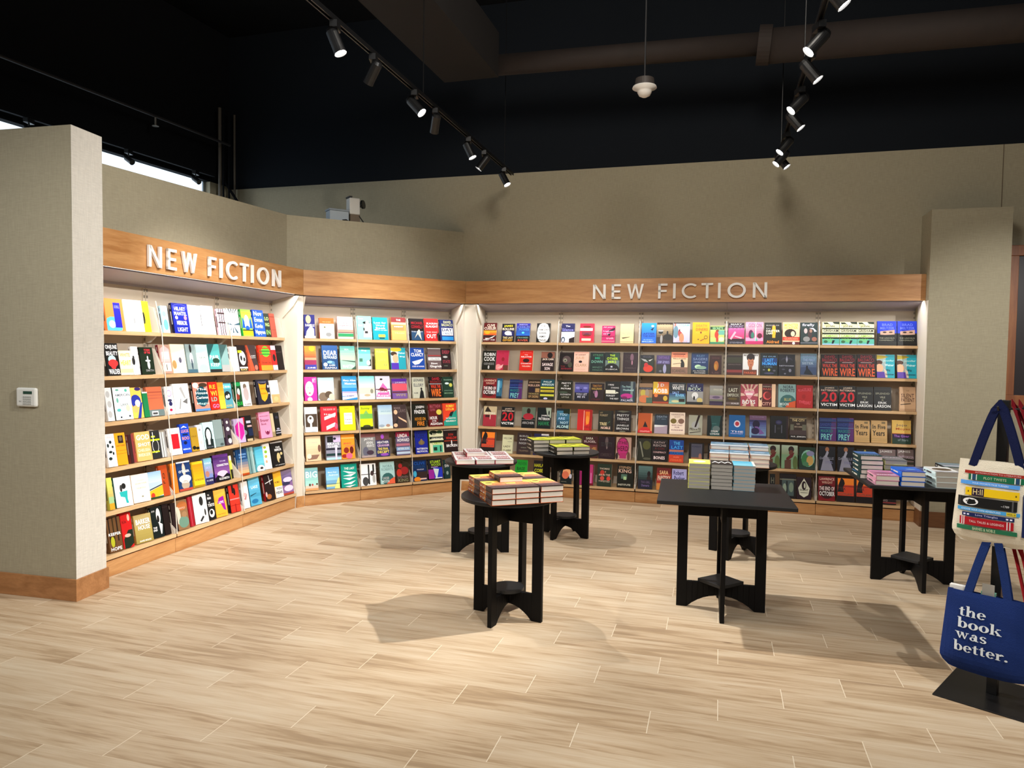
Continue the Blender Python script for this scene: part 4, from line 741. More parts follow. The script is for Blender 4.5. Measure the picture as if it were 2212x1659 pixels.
C|3|2|2.654|0.134|0.209|0.03|grey and violet stone wall cover|887;G .5 1 998 bbb;t .3 .9 .76 .84 ddc KINGDOM;R .3 .5 a9a;R .1 .2 435;e .5 .4 .3 .06 768;R 0 .1 546
C|3|3|2.822|0.136|0.209|0.03|grey brown cover with large pale letters|543;t .2 .85 .7 .9 ddc LAST;t .1 .95 .46 .62 ccb EMPEROX;e .5 .35 .35 .06 763;R .05 .18 877;t .4 .95 .08 .15 eee SCALZI
C|3|3|2.989|0.173|0.233|0.03|red and white sunburst cover with heart|b56;p ecb .5 .5 0 1 .15 1;p ecb .5 .5 .3 1 .42 1;p ecb .5 .5 .58 1 .7 1;p ecb .5 .5 .85 1 1 1;p ecb .5 .5 0 .6 0 .45;p ecb .5 .5 1 .6 1 .45;p ecb .5 .5 .1 0 .3 0;p ecb .5 .5 .6 0 .8 0;p b56 .5 .25 .15 .6 .2 .8 .5 .7 .8 .8 .85 .6;p eab .5 .3 .2 .6 .25 .75 .5 .66 .75 .75 .8 .6;t .25 .75 .68 .8 fed DAWN;r .3 .7 .5 .6 fee;t .1 .85 .1 .28 fff BOYS
C|3|3|3.165|0.166|0.24|0.03|cream edged cover with crimson moon|fdb;r .2 .78 0 1 622;t .25 .75 .84 .92 bba SARAH J;t .25 .75 .74 .82 d76 MAAS;e .5 .48 .25 .18 e66;e .55 .5 .2 .15 822;t .2 .75 .06 .2 eba CITY;p 322 .05 .35 .2 .42 .15 .25
C|3|3|3.36|0.17|0.242|0.03|pale teal cover with dark circle and orange foot|9bb;S 222;t .28 .85 .82 .95 345 NORA;t .12 .92 .66 .8 345 ROBERTS;e .55 .25 .45 .3 477;t .35 .75 .28 .4 bb7 BLUE;p d63 .4 0 1 0 1 .3 .6 .2;t .1 .6 .08 .2 dee MOON
C|3|3|3.53|0.157|0.235|0.03|plain red cover with pink curved words|b22;S 922;t .1 .4 .72 .82 e67 PEOP;t .4 .9 .74 .88 e67 LELIKE;e .45 .5 .12 .1 a11;t .15 .5 .2 .32 e67 THE;t .5 .9 .16 .3 e67 DEARLY
C|3|4|3.762|0.167|0.237|0.03|black cover with red numeral, left of two|VICTIM
C|3|4|3.933|0.155|0.239|0.03|black cover with red numeral, right of two|VICTIM
C|3|4|4.094|0.155|0.232|0.03|black cover with pale lettering, left of two|LARSON
C|3|4|4.258|0.16|0.236|0.03|black cover with pale lettering, right of two|LARSON
C|3|4|4.484|0.144|0.243|0.03|tan cover with dark title and torn slit|ca8;S eca;t .1 .9 .56 .72 643 SILENT;t .1 .92 .38 .54 643 PATIENT;t .4 .6 .82 .86 975 THE;p 432 .05 .28 .7 .33 .7 .3 .05 .25;R 0 .1 b97
C|4|0|0.135|0.158|0.231|0.03|cream over crimson cover with dark figure|cb9;S 543;p 321 .1 .72 .6 .72 .4 .9 .3 1 .2 .9;t .1 .9 .6 .7 eed SISTERS;R 0 .58 a34;r .15 .5 .45 .56 411;r .5 .55 .35 .58 ecb
C|4|0|0.351|0.156|0.231|0.03|black cover with red numeral twenty|VICTIM
C|4|0|0.597|0.156|0.235|0.03|grey green cover with man in red|232;R .5 1 787;e .5 .82 .14 .14 321;e .5 .55 .4 .16 b34;R 0 .36 111;t .05 .95 .18 .3 bbb ARCHER;R .38 .4 988
C|4|0|0.78|0.16|0.237|0.03|black cover with white name and green title|122;p bcb .6 1 1 1 1 .5 .7 .7;e .85 .75 .05 .12 122;t .3 .85 .56 .66 eee JAMES;t .12 .92 .4 .52 fff PATTERSON;t .12 .92 .14 .34 396 HAWK
C|4|1|1.001|0.149|0.233|0.03|icy blue cover with broken white words|134;S dc6;G .1 .9 245 59b;r .5 1 .75 1 132;t .2 .8 .66 .78 cef YOU;t .1 .65 .46 .58 bdf ARE;t .3 .92 .26 .38 cef NOT;t .05 .95 .06 .2 dff ALONE
C|4|1|1.247|0.162|0.233|0.03|red cover with orange flame figure|d33;S d33;r .42 .48 0 .95 fba;p f82 .55 .9 .9 .9 .8 .3 .6 .25;e .7 .5 .12 .2 fa4;r .85 1 0 1 b22;t .5 .9 .1 .2 a22 FIRE
C|4|1|1.482|0.16|0.228|0.03|dark brown cover with pale uneven letters|332;t .1 .3 .86 .93 a97 LET;t .1 .65 .72 .82 ba8 FOREST;t .1 .6 .28 .42 eda TREE;t .2 .85 .1 .22 fdc NOBLE;p 576 .6 .35 .8 .5 .82 .45;r .9 1 0 1 211
C|4|1|1.673|0.175|0.237|0.03|black cover with scrolls and white title|211;p 776 .1 .95 .4 1 .9 .95 .5 .9;t .12 .88 .72 .82 ddd PRETTY;t .12 .88 .54 .66 ddd THINGS;t .35 .7 .42 .47 877 a novel;t .12 .88 .24 .34 ddd JANELLE;t .12 .88 .1 .2 ddd BROWN;e .5 .03 .2 .02 998
C|4|2|1.916|0.151|0.216|0.03|orange cover with dark shark fin shape|c62;S da8;p 211 .35 .3 .5 .6 .7 .3;p d33 0 0 0 .1 .3 .28 .7 .28 1 .1 1 0;t .15 .85 .04 .12 fbb DISAPPEAR;r .9 1 .1 1 ea7
C|4|2|2.092|0.151|0.211|0.03|slate blue cover over pale pink sand|bab;R .44 1 345;R .92 1 222;t .15 .85 .82 .92 9ab DEATH;t .15 .8 .72 .78 789 AT SEA;p eee 0 .44 .9 .42 .6 .36 0 .32;r .92 1 0 1 322
C|4|2|2.258|0.161|0.236|0.03|cream cover with aviator sunglasses|fed;S ca9;t .1 .9 .86 .94 b98 HARRISON;t .3 .7 .76 .82 b98 SCOTT;e .25 .6 .2 .12 873;e .75 .6 .2 .12 976;t .45 .55 .5 .54 644 A;t .15 .85 .38 .44 956 BAD DAY;t .35 .65 .28 .34 956 FOR;t .12 .88 .16 .22 956 SUNSHINE;R .05 .06 cba
C|4|2|2.449|0.14|0.213|0.03|grey white cover with black marker stroke|bba;S a98;p 311 .68 1 .85 1 .55 .4 .42 .4;t .08 .9 .22 .36 433 PRIVATE;p 433 .08 .12 .9 .2 .9 .17 .08 .08;e .5 .5 .3 .2 bbb;p 311 .68 1 .85 1 .55 .4 .42 .4
C|4|2|2.648|0.153|0.216|0.03|teal and black forest cover with white name|366;S 111;p 122 0 0 .2 0 .3 .5 .2 1 0 1;p 122 1 0 .85 0 .8 .5 .9 1 1 1;e .6 .35 .25 .15 788;t .25 .7 .18 .27 fff COLIN;t .2 .8 .06 .14 fff LOGAN;t .3 .6 .58 .62 699 DEAD
C|4|3|2.874|0.163|0.23|0.03|bright blue cover with white words near foot|27b;e .5 .6 .2 .16 eef;e .5 .6 .13 .1 c45;t .12 .88 .2 .28 eef THE;t .12 .88 .12 .18 ccf FANTASY
C|4|3|3.081|0.167|0.233|0.03|violet blue cover with hooded figure|447;S 123;R .8 1 868;G .1 .7 8ac 559;e .4 .6 .22 .18 214;p 86a .3 .5 .5 .5 .9 .2 .6 .15;e .35 .3 .25 .15 325;r .02 .12 0 .5 9bd;t .15 .85 .9 .95 a9b TJ KLUNE
C|4|3|3.29|0.175|0.236|0.03|black cover with faint grey arch|111;e .48 .72 .18 .1 336;e .48 .72 .12 .05 557;r .26 .31 .25 .6 667;r .62 .67 .25 .6 667;e .48 .45 .1 .05 333;t .2 .8 .06 .1 333 ROOK;r .9 1 0 1 312
C|4|3|3.473|0.163|0.238|0.03|black cover with arched tan title and street|432;t .15 .9 .78 .88 eda THE CITY;t .4 .6 .64 .7 cba WE;t .3 .75 .52 .58 ba9 BECAME;r .05 .25 .3 .65 776;r .75 .98 .3 .65 776;R .2 .4 544;R 0 .18 211;t .1 .95 .08 .15 eee N.K. JEMISIN;R .9 .93 a97
C|4|4|3.757|0.158|0.234|0.03|blue and violet neon cover, left of two|PREY
C|4|4|3.921|0.157|0.24|0.03|blue and violet neon cover, right of two|PREY
C|4|4|4.075|0.141|0.219|0.03|tan cover with brush script, left of two|YEARS
C|4|4|4.233|0.144|0.225|0.03|tan cover with brush script, right of two|YEARS
C|4|4|4.434|0.169|0.236|0.03|gold over dark hills cover|db6;R 0 .42 324;p 243 0 0 1 0 1 .28 .5 .2 0 .25;t .2 .8 .72 .84 876 Jojo;t .2 .95 .56 .68 b63 Moyes;t .1 .9 .28 .38 a7c The Giver;t .3 .85 .12 .22 899 of Stars;R .42 .44 b53
C|5|0|0.124|0.172|0.242|0.03|orange sunset cover with dark rider|OUTLAW
C|5|0|0.36|0.126|0.213|0.03|pale cream cover with two dark words|ddb;S cca;t .1 .9 .76 .86 887 WELCOME;r .5 .9 .62 .64 998;t .15 .8 .32 .42 543 LADY;t .1 .9 .12 .22 432 CLARK
C|5|0|0.555|0.164|0.246|0.03|dark brown cover with white stacked words|433;S 322;t .15 .8 .8 .88 bbb BIRD;t .2 .85 .64 .72 ccc DARK;t .15 .9 .46 .56 bbb NIGHT;t .3 .7 .28 .33 998 HORROR;t .15 .85 .12 .2 876 TRAPPED
C|5|0|0.755|0.172|0.242|0.03|indigo cover with white corner|336;r .5 1 .92 1 eee;t .1 .8 .5 .7 446 EVIL
C|5|1|1.034|0.151|0.24|0.03|dark cover with brown ovals|322;e .3 .9 .25 .08 544;e .8 .9 .2 .08 433
C|5|1|1.317|0.165|0.241|0.03|dark red cover with white name|522;t .2 .7 .84 .95 ddc SARA;t .08 .9 .7 .8 dcc SLIGEL;G .1 .6 b84 734;e .7 .3 .12 .15 ca6;r .7 .9 .15 .5 b85
C|5|1|1.502|0.175|0.242|0.03|dark plum cover with hanging feather|312;e .5 .8 .1 .2 766;e .52 .55 .05 .12 877;t .15 .85 .55 .75 444 SO PRETTY;t .15 .85 .1 .25 544 KIMBERLY
C|5|1|1.689|0.165|0.246|0.03|pink cover with figure shaped lettering|ca9;S a87;e .45 .55 .42 .46 845;e .45 .55 .36 .4 c38;t .15 .75 .68 .82 724 THE;t .12 .8 .38 .6 613 HERD;r .25 .7 .05 .3 b37;e .08 .15 .08 .15 322;e .85 .15 .1 .2 754
C|5|2|1.917|0.143|0.243|0.03|dark olive cover with slanting sword|332;p 998 .1 .85 .2 .85 .45 .2 .38 .15;e .65 .7 .3 .2 663;e .7 .1 .3 .05 665
C|5|2|2.078|0.169|0.238|0.03|black cover with red and white stacked title|211;t .15 .85 .82 .91 baa KATHY;t .1 .9 .68 .78 baa REICHS;t .2 .8 .54 .64 722 A CON;t .1 .92 .38 .46 dbb CONSPIRACY;t .15 .85 .1 .24 fee BONES
C|5|2|2.256|0.152|0.242|0.03|blue and orange cover with cyan title|25a;S 123;R 0 .34 d53;t .3 .75 .78 .92 6cf THE;t .15 .95 .6 .74 5bf LAST;R .46 .56 c87;t .08 .98 .34 .48 38c TOURIST;t .3 .7 .2 .27 f97 OLEN;t .1 .9 .06 .15 f85 STEINHAUER
C|5|2|2.466|0.155|0.22|0.03|black framed cover with dusky violet picture|211;r .15 .88 .05 .95 667;r .15 .88 .05 .3 a75;e .75 .35 .1 .15 b87;t .2 .8 .78 .86 446 FOREST
C|5|2|2.654|0.138|0.22|0.03|black cover with small white mark|211;t .1 .3 .7 .9 888 L
C|5|3|2.84|0.168|0.244|0.03|black cover with grey top line|111;R .88 .91 443;t .35 .65 .74 .8 655 DOG;S 111
C|5|3|3.035|0.17|0.248|0.03|grey green cover with white bold title|232;R .7 1 9a9;t .05 .9 .8 .95 eee BARRYS;t .05 .9 .6 .75 ddd SHELTER;R .5 .58 575
C|5|3|3.22|0.168|0.24|0.03|pale green cover with dark red man, left of two|MAN
C|5|3|3.398|0.157|0.241|0.03|pale green cover with dark red man, right of two|MAN
C|5|3|3.567|0.153|0.229|0.03|green cover with glass globe|243;e .55 .5 .42 .38 9cb;e .5 .45 .36 .32 485;e .68 .4 .22 .22 ca6;e .7 .72 .25 .12 99b;e .4 .25 .2 .1 586;R 0 .08 344
C|5|4|3.757|0.153|0.245|0.03|black cover with lady in grey gown, left of two|LADY
C|5|4|3.932|0.153|0.251|0.03|black cover with lady in grey gown, right of two|LADY
C|5|4|4.109|0.159|0.234|0.03|black cover with gold serif title|221;t .15 .9 .8 .88 cb7 MISTRESS;t .1 .95 .66 .75 cb6 KINGDOM;p ba5 .5 1 .6 .88 .4 .88
C|5|4|4.315|0.163|0.245|0.03|grey photo cover with white name, left of two|JAMES
C|5|4|4.479|0.158|0.253|0.03|grey photo cover with white name, right of two|JAMES
C|6|0|0.532|0.146|0.239|0.03|bright green cover with dark green title|2a3;S 131;t .2 .9 .74 .9 173 PREVEN;t .15 .8 .5 .66 152 BASE;R .1 .4 3b4
C|6|0|0.754|0.155|0.241|0.03|black cover with yellow blocky name|211;t .05 .9 .7 .85 dd2 HARLAN;t .08 .9 .45 .62 dd3 COBEN;R .1 .3 cc4
C|6|1|1.056|0.129|0.216|0.03|black cover with peeled orange fruit|122;t .15 .6 .86 .95 dcb Tony;t .15 .7 .74 .82 eee PARSONS;e .55 .6 .35 .25 fb8;e .45 .45 .3 .2 e86;e .9 .4 .12 .12 dde;t .1 .6 .08 .13 998 NOVEL
C|6|1|1.279|0.175|0.229|0.03|magenta cover with pink ribbons|813;S 999;r .1 .25 0 1 a27;r .75 .95 .1 1 c48;r .8 .88 .1 .6 d8b
C|6|1|1.487|0.157|0.246|0.03|dark green cover with red tulips|343;S cba;t .15 .85 .74 .82 dcb THOMAS;t .4 .6 .6 .68 c98 H;e .35 .6 .15 .12 c43;t .1 .9 .46 .55 ecb AN IN THE;e .35 .35 .15 .1 d65;e .8 .35 .14 .1 d54;t .1 .9 .18 .26 cba TWISTED
C|6|1|1.716|0.174|0.249|0.03|black cover with huge cream name and green box|221;t .1 .85 .82 .93 ca8 STEPHEN;t .08 .88 .64 .8 ecb KING;r .25 .62 .38 .58 687;r .4 .58 .34 .48 bda;t .08 .85 .08 .16 ddc INSTITUTE
C|6|2|1.934|0.152|0.251|0.03|misty blue cover with dark woman|345;G .4 1 344 799;e .75 .65 .12 .12 322;e .75 .45 .15 .12 433;R 0 .4 334;t .2 .85 .24 .34 768 THE GIRL;t .25 .8 .1 .2 87a Damaris
C|6|2|2.132|0.152|0.238|0.03|red cover with large cream name|b43;R .75 1 833;t .2 .8 .7 .88 fda SARA;t .08 .95 .42 .65 fed PARETSKY;R 0 .3 d95
C|6|2|2.294|0.152|0.235|0.03|lavender cover with navy bold name|ccf;S 323;t .1 .8 .72 .92 338 Robert;t .15 .88 .46 .68 338 Parker;t .1 .9 .38 .42 99c FOOLS
C|6|3|3.239|0.05|0.239|0.03|black narrow cover with grey mark|111;t .2 .8 .6 .85 776 H
C|6|3|3.389|0.159|0.251|0.03|black cover with grey garden photograph|211;r .14 .86 .1 .8 566;r .4 .48 .2 .7 222;e .3 .4 .12 .2 9a9;e .7 .45 .14 .2 898;R .74 .78 887
C|6|3|3.544|0.139|0.223|0.03|dark cover with white swan emblem|312;p ddc .1 .5 .5 .95 .9 .5 .8 .2 .5 .08 .2 .2;e .5 .62 .16 .2 312;e .55 .62 .06 .12 ddc;t .2 .8 .38 .46 332 SILENT;r .25 .75 .28 .3 443
C|6|4|3.76|0.156|0.245|0.03|dark red cover with bold white title|OCTOBER
C|6|4|3.937|0.166|0.242|0.03|orange sunset cover with dark rider, left of two|OUTLAW
C|6|4|4.109|0.159|0.247|0.03|orange sunset cover with dark rider, right of two|OUTLAW
C|6|4|4.319|0.153|0.252|0.03|black cover with red line near foot|211;R .05 .1 944;t .1 .5 .12 .2 988 ING
'''
# ------------------------------------------------------------------ shelving runs
ZS = [1.729, 1.404, 1.079, .754, .452, .149]      # upper face of each shelf
DS = [0, .028, .057, .086, .108, .13]             # how far each shelf reaches into the room
BAYS = {'A': [(-.81, 0), (0, .868), (.868, 1.736)], 'B': [(0, .6017), (.6017, 1.2034), (1.2034, 1.805)],
        'C': [(k * .914, (k + 1) * .914) for k in range(5)]}
RUN = {'A': 'left bookcase', 'B': 'angled bookcase', 'C': 'back bookcase'}
BAYW = {'A': ['near', 'middle', 'far'], 'B': ['left', 'middle', 'right'], 'C': ['leftmost', 'second', 'middle', 'fourth', 'rightmost']}
BACK = .155
PROFILE = [(-BACK, 0), (.12, 0), (.135, .15), (.07, .8), (.0, 1.6), (-.03, 1.86), (-.03, 1.93), (.10, 2.06), (.16, 2.155), (-BACK, 2.155)]
def end_panel(parent, x, w=.016):
    mb = MB()
    mb.prism([(-d, z) for d, z in PROFILE], lambda u, v, t: (t, u, v), x, x + w)
    return mb.build('side_panel', COLUMN, parent)
def bookcase(u, k, s0, s1):
    o, a = UNIT[u]
    root = empty('bookcase_bay', upt(u, s0, 0), a)
    where = {'A': 'long left run by the alarm keypad wall', 'B': 'short angled run in the corner', 'C': 'long back run under the centre sign'}[u]
    tag(root, f'{BAYW[u][k]} bay of six maple shelves in the {where}', 'bookcase', 'bookcase bays')
    W = s1 - s0
    mb = MB(); mb.box(0, W, BACK, BACK + .02, 0, 2.14)
    mb.build('back_panel', PANEL, root)
    mb = MB()
    mb.face([(0.001, -.115, 2.162), (0.001, BACK, 2.10), (W-.001, BACK, 2.10), (W-.001, -.115, 2.162)])
    mb.face([(0.001, -.115, 2.170), (W-.001, -.115, 2.170), (W-.001, BACK, 2.115), (0.001, BACK, 2.115)])
    mb.box(.001, W-.001, BACK-.014, BACK, 2.085, 2.105)
    mb.build('canopy_panel', CANOPY, root)
    # slotted uprights at both ends
    for x in (.004, W - .026):
        mb = MB(); mb.box(x, x + .022, BACK - .012, BACK, .14, 2.08)
        for q in range(40):
            z = .18 + q * .048
            for dx in (.004, .0135):
                mb.box(x + dx, x + dx + .0045, BACK - .0128, BACK - .011, z, z + .022, m=1)
        mb.build('slotted_upright', [PANEL, DARK_HOLE], root)
    if k > 0:   # slim white divider running down the shelf fronts between bays
        mb = MB()
        P = [(-.05, 1.98)] + [(DS[i] + .007, ZS[i]) for i in range(6)]
        for (d0, z0), (d1, z1) in zip(P, P[1:]):
            mb.raw([(x, -d + o_, z) for d, z in ((d0, z0), (d1, z1)) for x in (-.003, .003) for o_ in (-.002, .002)], [(0, 1, 3, 2), (4, 6, 7, 5), (0, 4, 5, 1), (2, 3, 7, 6), (0, 2, 6, 4), (1, 5, 7, 3)])
        mb.build('divider_strip', WHITE_MET, root)
    for i in range(6):
        z, d = ZS[i], DS[i]
        mb = MB(); mb.box(.006, W - .006, -d, BACK - .014, z - .022, z)
        mb.box(.006, W - .006, -d - .004, -d, z - .024, z + .004)
        sh = mb.build('shelf', SHELF_OAK, root)
        for x in (.006, W - .009):
            mb = MB()
            pr = [(BACK - .014, z), (-d + .01, z), (-d + .01, z + .03), (BACK - .09, z + .2), (BACK - .014, z + .22)]
            mb.prism(pr, lambda p, q, t: (t, p, q), x, x + .003)
            pr = [(BACK - .014, z - .022), (-d + .04, z - .022), (BACK - .05, z - .075), (BACK - .014, z - .075)]
            mb.prism(pr, lambda p, q, t: (t, p, q), x, x + .003)
            mb.build('shelf_bracket', WHITE_MET, sh)
    mb = MB(); mb.box(.0015, W - .0015, -.12, -.10, 0, .112)
    mb.build('kick_board', OAK, root, bevel=.002)
    mb = MB(); mb.box(.0015, W - .0015, -.085, BACK, .0, .1)
    mb.build('plinth', DARK_HOLE, root)
    if (u, k) in (('A', 2), ('B', 2)): end_panel(root, W + .001)
    if (u, k) == ('B', 0): end_panel(root, -.017)
    if (u, k) == ('C', 0): end_panel(root, -.017)
    if (u, k) == ('C', 4): end_panel(root, W - .006 + .003, .008)
    return root
for u in 'ABC':
    for k, (s0, s1) in enumerate(BAYS[u]): bookcase(u, k, s0, s1)

# cream corner columns between the runs, each with an oak plinth
def plan_wall(name, pts, z0, z1, m, t=.03):
    mb = MB()
    P = [Vector((p.x, p.y)) for p in pts]
    back = []
    for i, p in enumerate(P):
        d = (P[min(i+1, len(P)-1)] - P[max(i-1, 0)]).normalized()
        back.append(p + Vector((-d.y, d.x)) * t)
    poly = P + back[::-1]
    mb.prism([(p.x, p.y) for p in poly], lambda u, v, w: (u, v, w), z0, z1)
    return struct(mb.build(name, m))
def block(name, pts, z0, z1, m):
    mb = MB()
    mb.prism([(p.x, p.y) for p in pts][::-1], lambda u, v, w: (u, v, w), z0, z1)
    return struct(mb.build(name, m))
block('trim_2', [upt('A', 1.756, -.178), upt('A', 1.756, .13), upt('B', -.02, .13), upt('B', -.02, -.178)], .112, 2.16, COLUMN)
plan_wall('trim_3', [upt('A', 1.74, .135), upt('B', -.006, .135)], 0, .112, OAK)
jc = junction('B', .12, 'C', .12)
block('trim_4', [upt('B', 1.826, -.178), upt('B', 1.826, .12), jc, upt('C', -.02, .12), upt('C', -.02, -.178)], .112, 2.16, COLUMN)
jc = junction('B', .12, 'C', .12)
plan_wall('trim_5', [upt('B', 1.807, .12), jc, upt('C', -.002, .12)], 0, .112, OAK)

# oak header boards with raised white letters
HD, HZ0, HZ1 = .2, 2.165, 2.42
hAB, hBC = junction('A', HD, 'B', HD), junction('B', HD, 'C', HD)
LET = {
 'N': (.78, [('b', 0, .15, 0, 1), ('b', .63, .78, 0, 1), ('p', [(0, 1), (.16, 1), (.78, 0), (.62, 0)])]),
 'E': (.56, [('b', 0, .15, 0, 1), ('b', 0, .56, 0, .14), ('b', 0, .56, .86, 1), ('b', 0, .52, .44, .58)]),
 'W': (1.0, [('p', [(0, 1), (.15, 1), (.33, 0), (.22, 0)]), ('p', [(.22, 0), (.33, 0), (.56, 1), (.44, 1)]),
             ('p', [(.44, 1), (.56, 1), (.78, 0), (.67, 0)]), ('p', [(.67, 0), (.78, 0), (1.0, 1), (.86, 1)])]),
 'F': (.54, [('b', 0, .15, 0, 1), ('b', 0, .54, .86, 1), ('b', 0, .5, .44, .58)]),
 'I': (.15, [('b', 0, .15, 0, 1)]),
 'T': (.66, [('b', .255, .405, 0, 1), ('b', 0, .66, .86, 1)]),
 'O': (1.02, [('r', .51, .5, .51, .36, 0, 360)]),
 'C': (.84, [('r', .51, .5, .51, .37, 48, 312)]),
}
def header(u, s0, s1, pt0, pt1, label, sign_s=None, sign_w=None):
    o, a = UNIT[u]
    root = empty('header_board', upt(u, s0, HD), a)
    tag(root, label, 'sign board')
    W = s1 - s0
    mb = MB()
    mb.box(0, W, 0, .02, HZ0, HZ1)
    mb.box(0, W, .02, HD + .045, HZ1 - .02, HZ1)
    mb.build('fascia', OAK, root, bevel=.002)
    if sign_s is None: return
    H = .157
    seq = [('N', .36), ('E', .37), ('W', .85), ('F', .33), ('I', .35), ('C', .28), ('T', .28), ('I', .38), ('O', .38), ('N', 0)]
    tot = sum(LET[c][0] + g for c, g in seq)
    k = sign_w / tot
    x = sign_s - s0
    zb = 2.281 - H / 2
    for c, g in seq:
        mb = MB()
        fn = lambda p, q, t: (x + p * k, t, zb + q * H)
        for prim in LET[c][1]:
            if prim[0] == 'b':
                _, a0, a1, b0, b1 = prim
                mb.prism([(a0, b0), (a1, b0), (a1, b1), (a0, b1)], fn, -.026, -.008)
            elif prim[0] == 'p':
                mb.prism(prim[1], fn, -.026, -.008)
            else:
                _, cx, cy, ro, ri, t0, t1 = prim
                n = 28
                for i in range(n):
                    u0, u1 = radians(t0 + (t1-t0)*i/n), radians(t0 + (t1-t0)*(i+1)/n)
                    q = lambda r, tt: (cx + r * cos(tt), cy + r * sin(tt) * .5 / .51)
                    mb.prism([q(ri, u0), q(ro, u0), q(ro, u1), q(ri, u1)], fn, -.026, -.008)
        lo = mb.build('raised_letter', LETTER, root)
        lo['label'] = 'white raised letter ' + c
        for px in ():
            pass
        x += (LET[c][0] + g) * k
header('A', -.80, along('A', hAB), None, None, 'oak header board with raised white lettering over the left bookcase', -.379, 1.70)
header('B', along('B', hAB), along('B', hBC), None, None, 'plain oak header board without lettering over the angled bookcase')
header('C', along('C', hBC), 4.57, None, None, 'oak header board with raised white lettering over the back bookcase', 1.347, 1.78)

# shelf light strips hidden behind the header boards
for u, s0, s1 in (('A', -.75, 1.72), ('B', .05, 1.76), ('C', .0, 4.55)):
    o, a = UNIT[u]
    root = empty('light_strip', upt(u, s0, .15), a)
    tag(root, f'slim shelf light strip tucked behind the header of the {RUN[u]}', 'light')
    mb = MB(); mb.box(0, s1 - s0, -.028, .028, 2.1885, 2.193); mb.box(0, s1 - s0, -.028, -.026, 2.168, 2.1885); mb.box(0, s1 - s0, .026, .028, 2.170, 2.1885)
    mb.build('strip_housing', mat('grey_channel', '5a5650', .6), root)
    mid = upt(u, (s0 + s1) / 2, .15, 2.1865)
    l = lamp('shelf_strip_lamp', 'AREA', mid, upt(u, (s0+s1)/2, -.02, 1.6), STRIP_W * (s1 - s0), shape='RECTANGLE', size=(s1 - s0), size_y=.024)
    # long side along the run
    d = Vector((0, 0, -1))
    xa = Vector((cos(a), sin(a), 0)); za = -d; ya = za.cross(xa).normalized(); xa = ya.cross(za).normalized()
    l.rotation_euler = Matrix((xa, ya, za)).transposed().to_euler()

# ------------------------------------------------------------------ books
def ell(cx, cy, rx, ry, n=14):
    return [(cx + rx*cos(2*pi*k/n), cy + ry*sin(2*pi*k/n)) for k in range(n)]
def paint(mb, art, fn):
    """printed cover art: fn(x, y, layer) maps unit square to 3D"""
    spine = None
    items = art.split(';')
    lay = 0
    bg = items[0]
    def poly(pts, c):
        pts = [(min(max(x, 0), 1), min(max(y, 0), 1)) for x, y in pts]
        mb.face([fn(x, y, lay) for x, y in pts], hx(c))
    for it in items[1:]:
        t = it.split(' ')
        k = t[0]
        lay += 1
        if k in 'SB': spine = t[1] if k == 'S' else spine; lay -= 1
        elif k == 'R': poly([(0, float(t[1])), (1, float(t[1])), (1, float(t[2])), (0, float(t[2]))], t[3])
        elif k == 'r':
            x0, x1, y0, y1 = map(float, t[1:5]); poly([(x0, y0), (x1, y0), (x1, y1), (x0, y1)], t[5])
        elif k == 'e':
            a = list(map(float, t[1:5])); poly(ell(*a), t[5])
        elif k == 'p':
            n = list(map(float, t[2:])); poly(list(zip(n[::2], n[1::2])), t[1])
        elif k == 'G':
            y0, y1 = float(t[1]), float(t[2]); ca, cb = hx(t[3]), hx(t[4]); N = 6
            for i in range(N):
                f = (i + .5) / N
                c = tuple(ca[j] * (1-f) + cb[j] * f for j in range(3))
                a, b = y0 + (y1-y0)*i/N, y0 + (y1-y0)*(i+1)/N
                mb.face([fn(0, a, lay), fn(1, a, lay), fn(1, b, lay), fn(0, b, lay)], c)
        elif k == 't':
            x0, x1, y0, y1 = map(float, t[1:5])
            put_text(mb, ' '.join(t[6:]), lambda x, y: fn(x, y, lay), x0, x1, y0, y1, hx(t[5]), bold=.02)
    return bg, spine

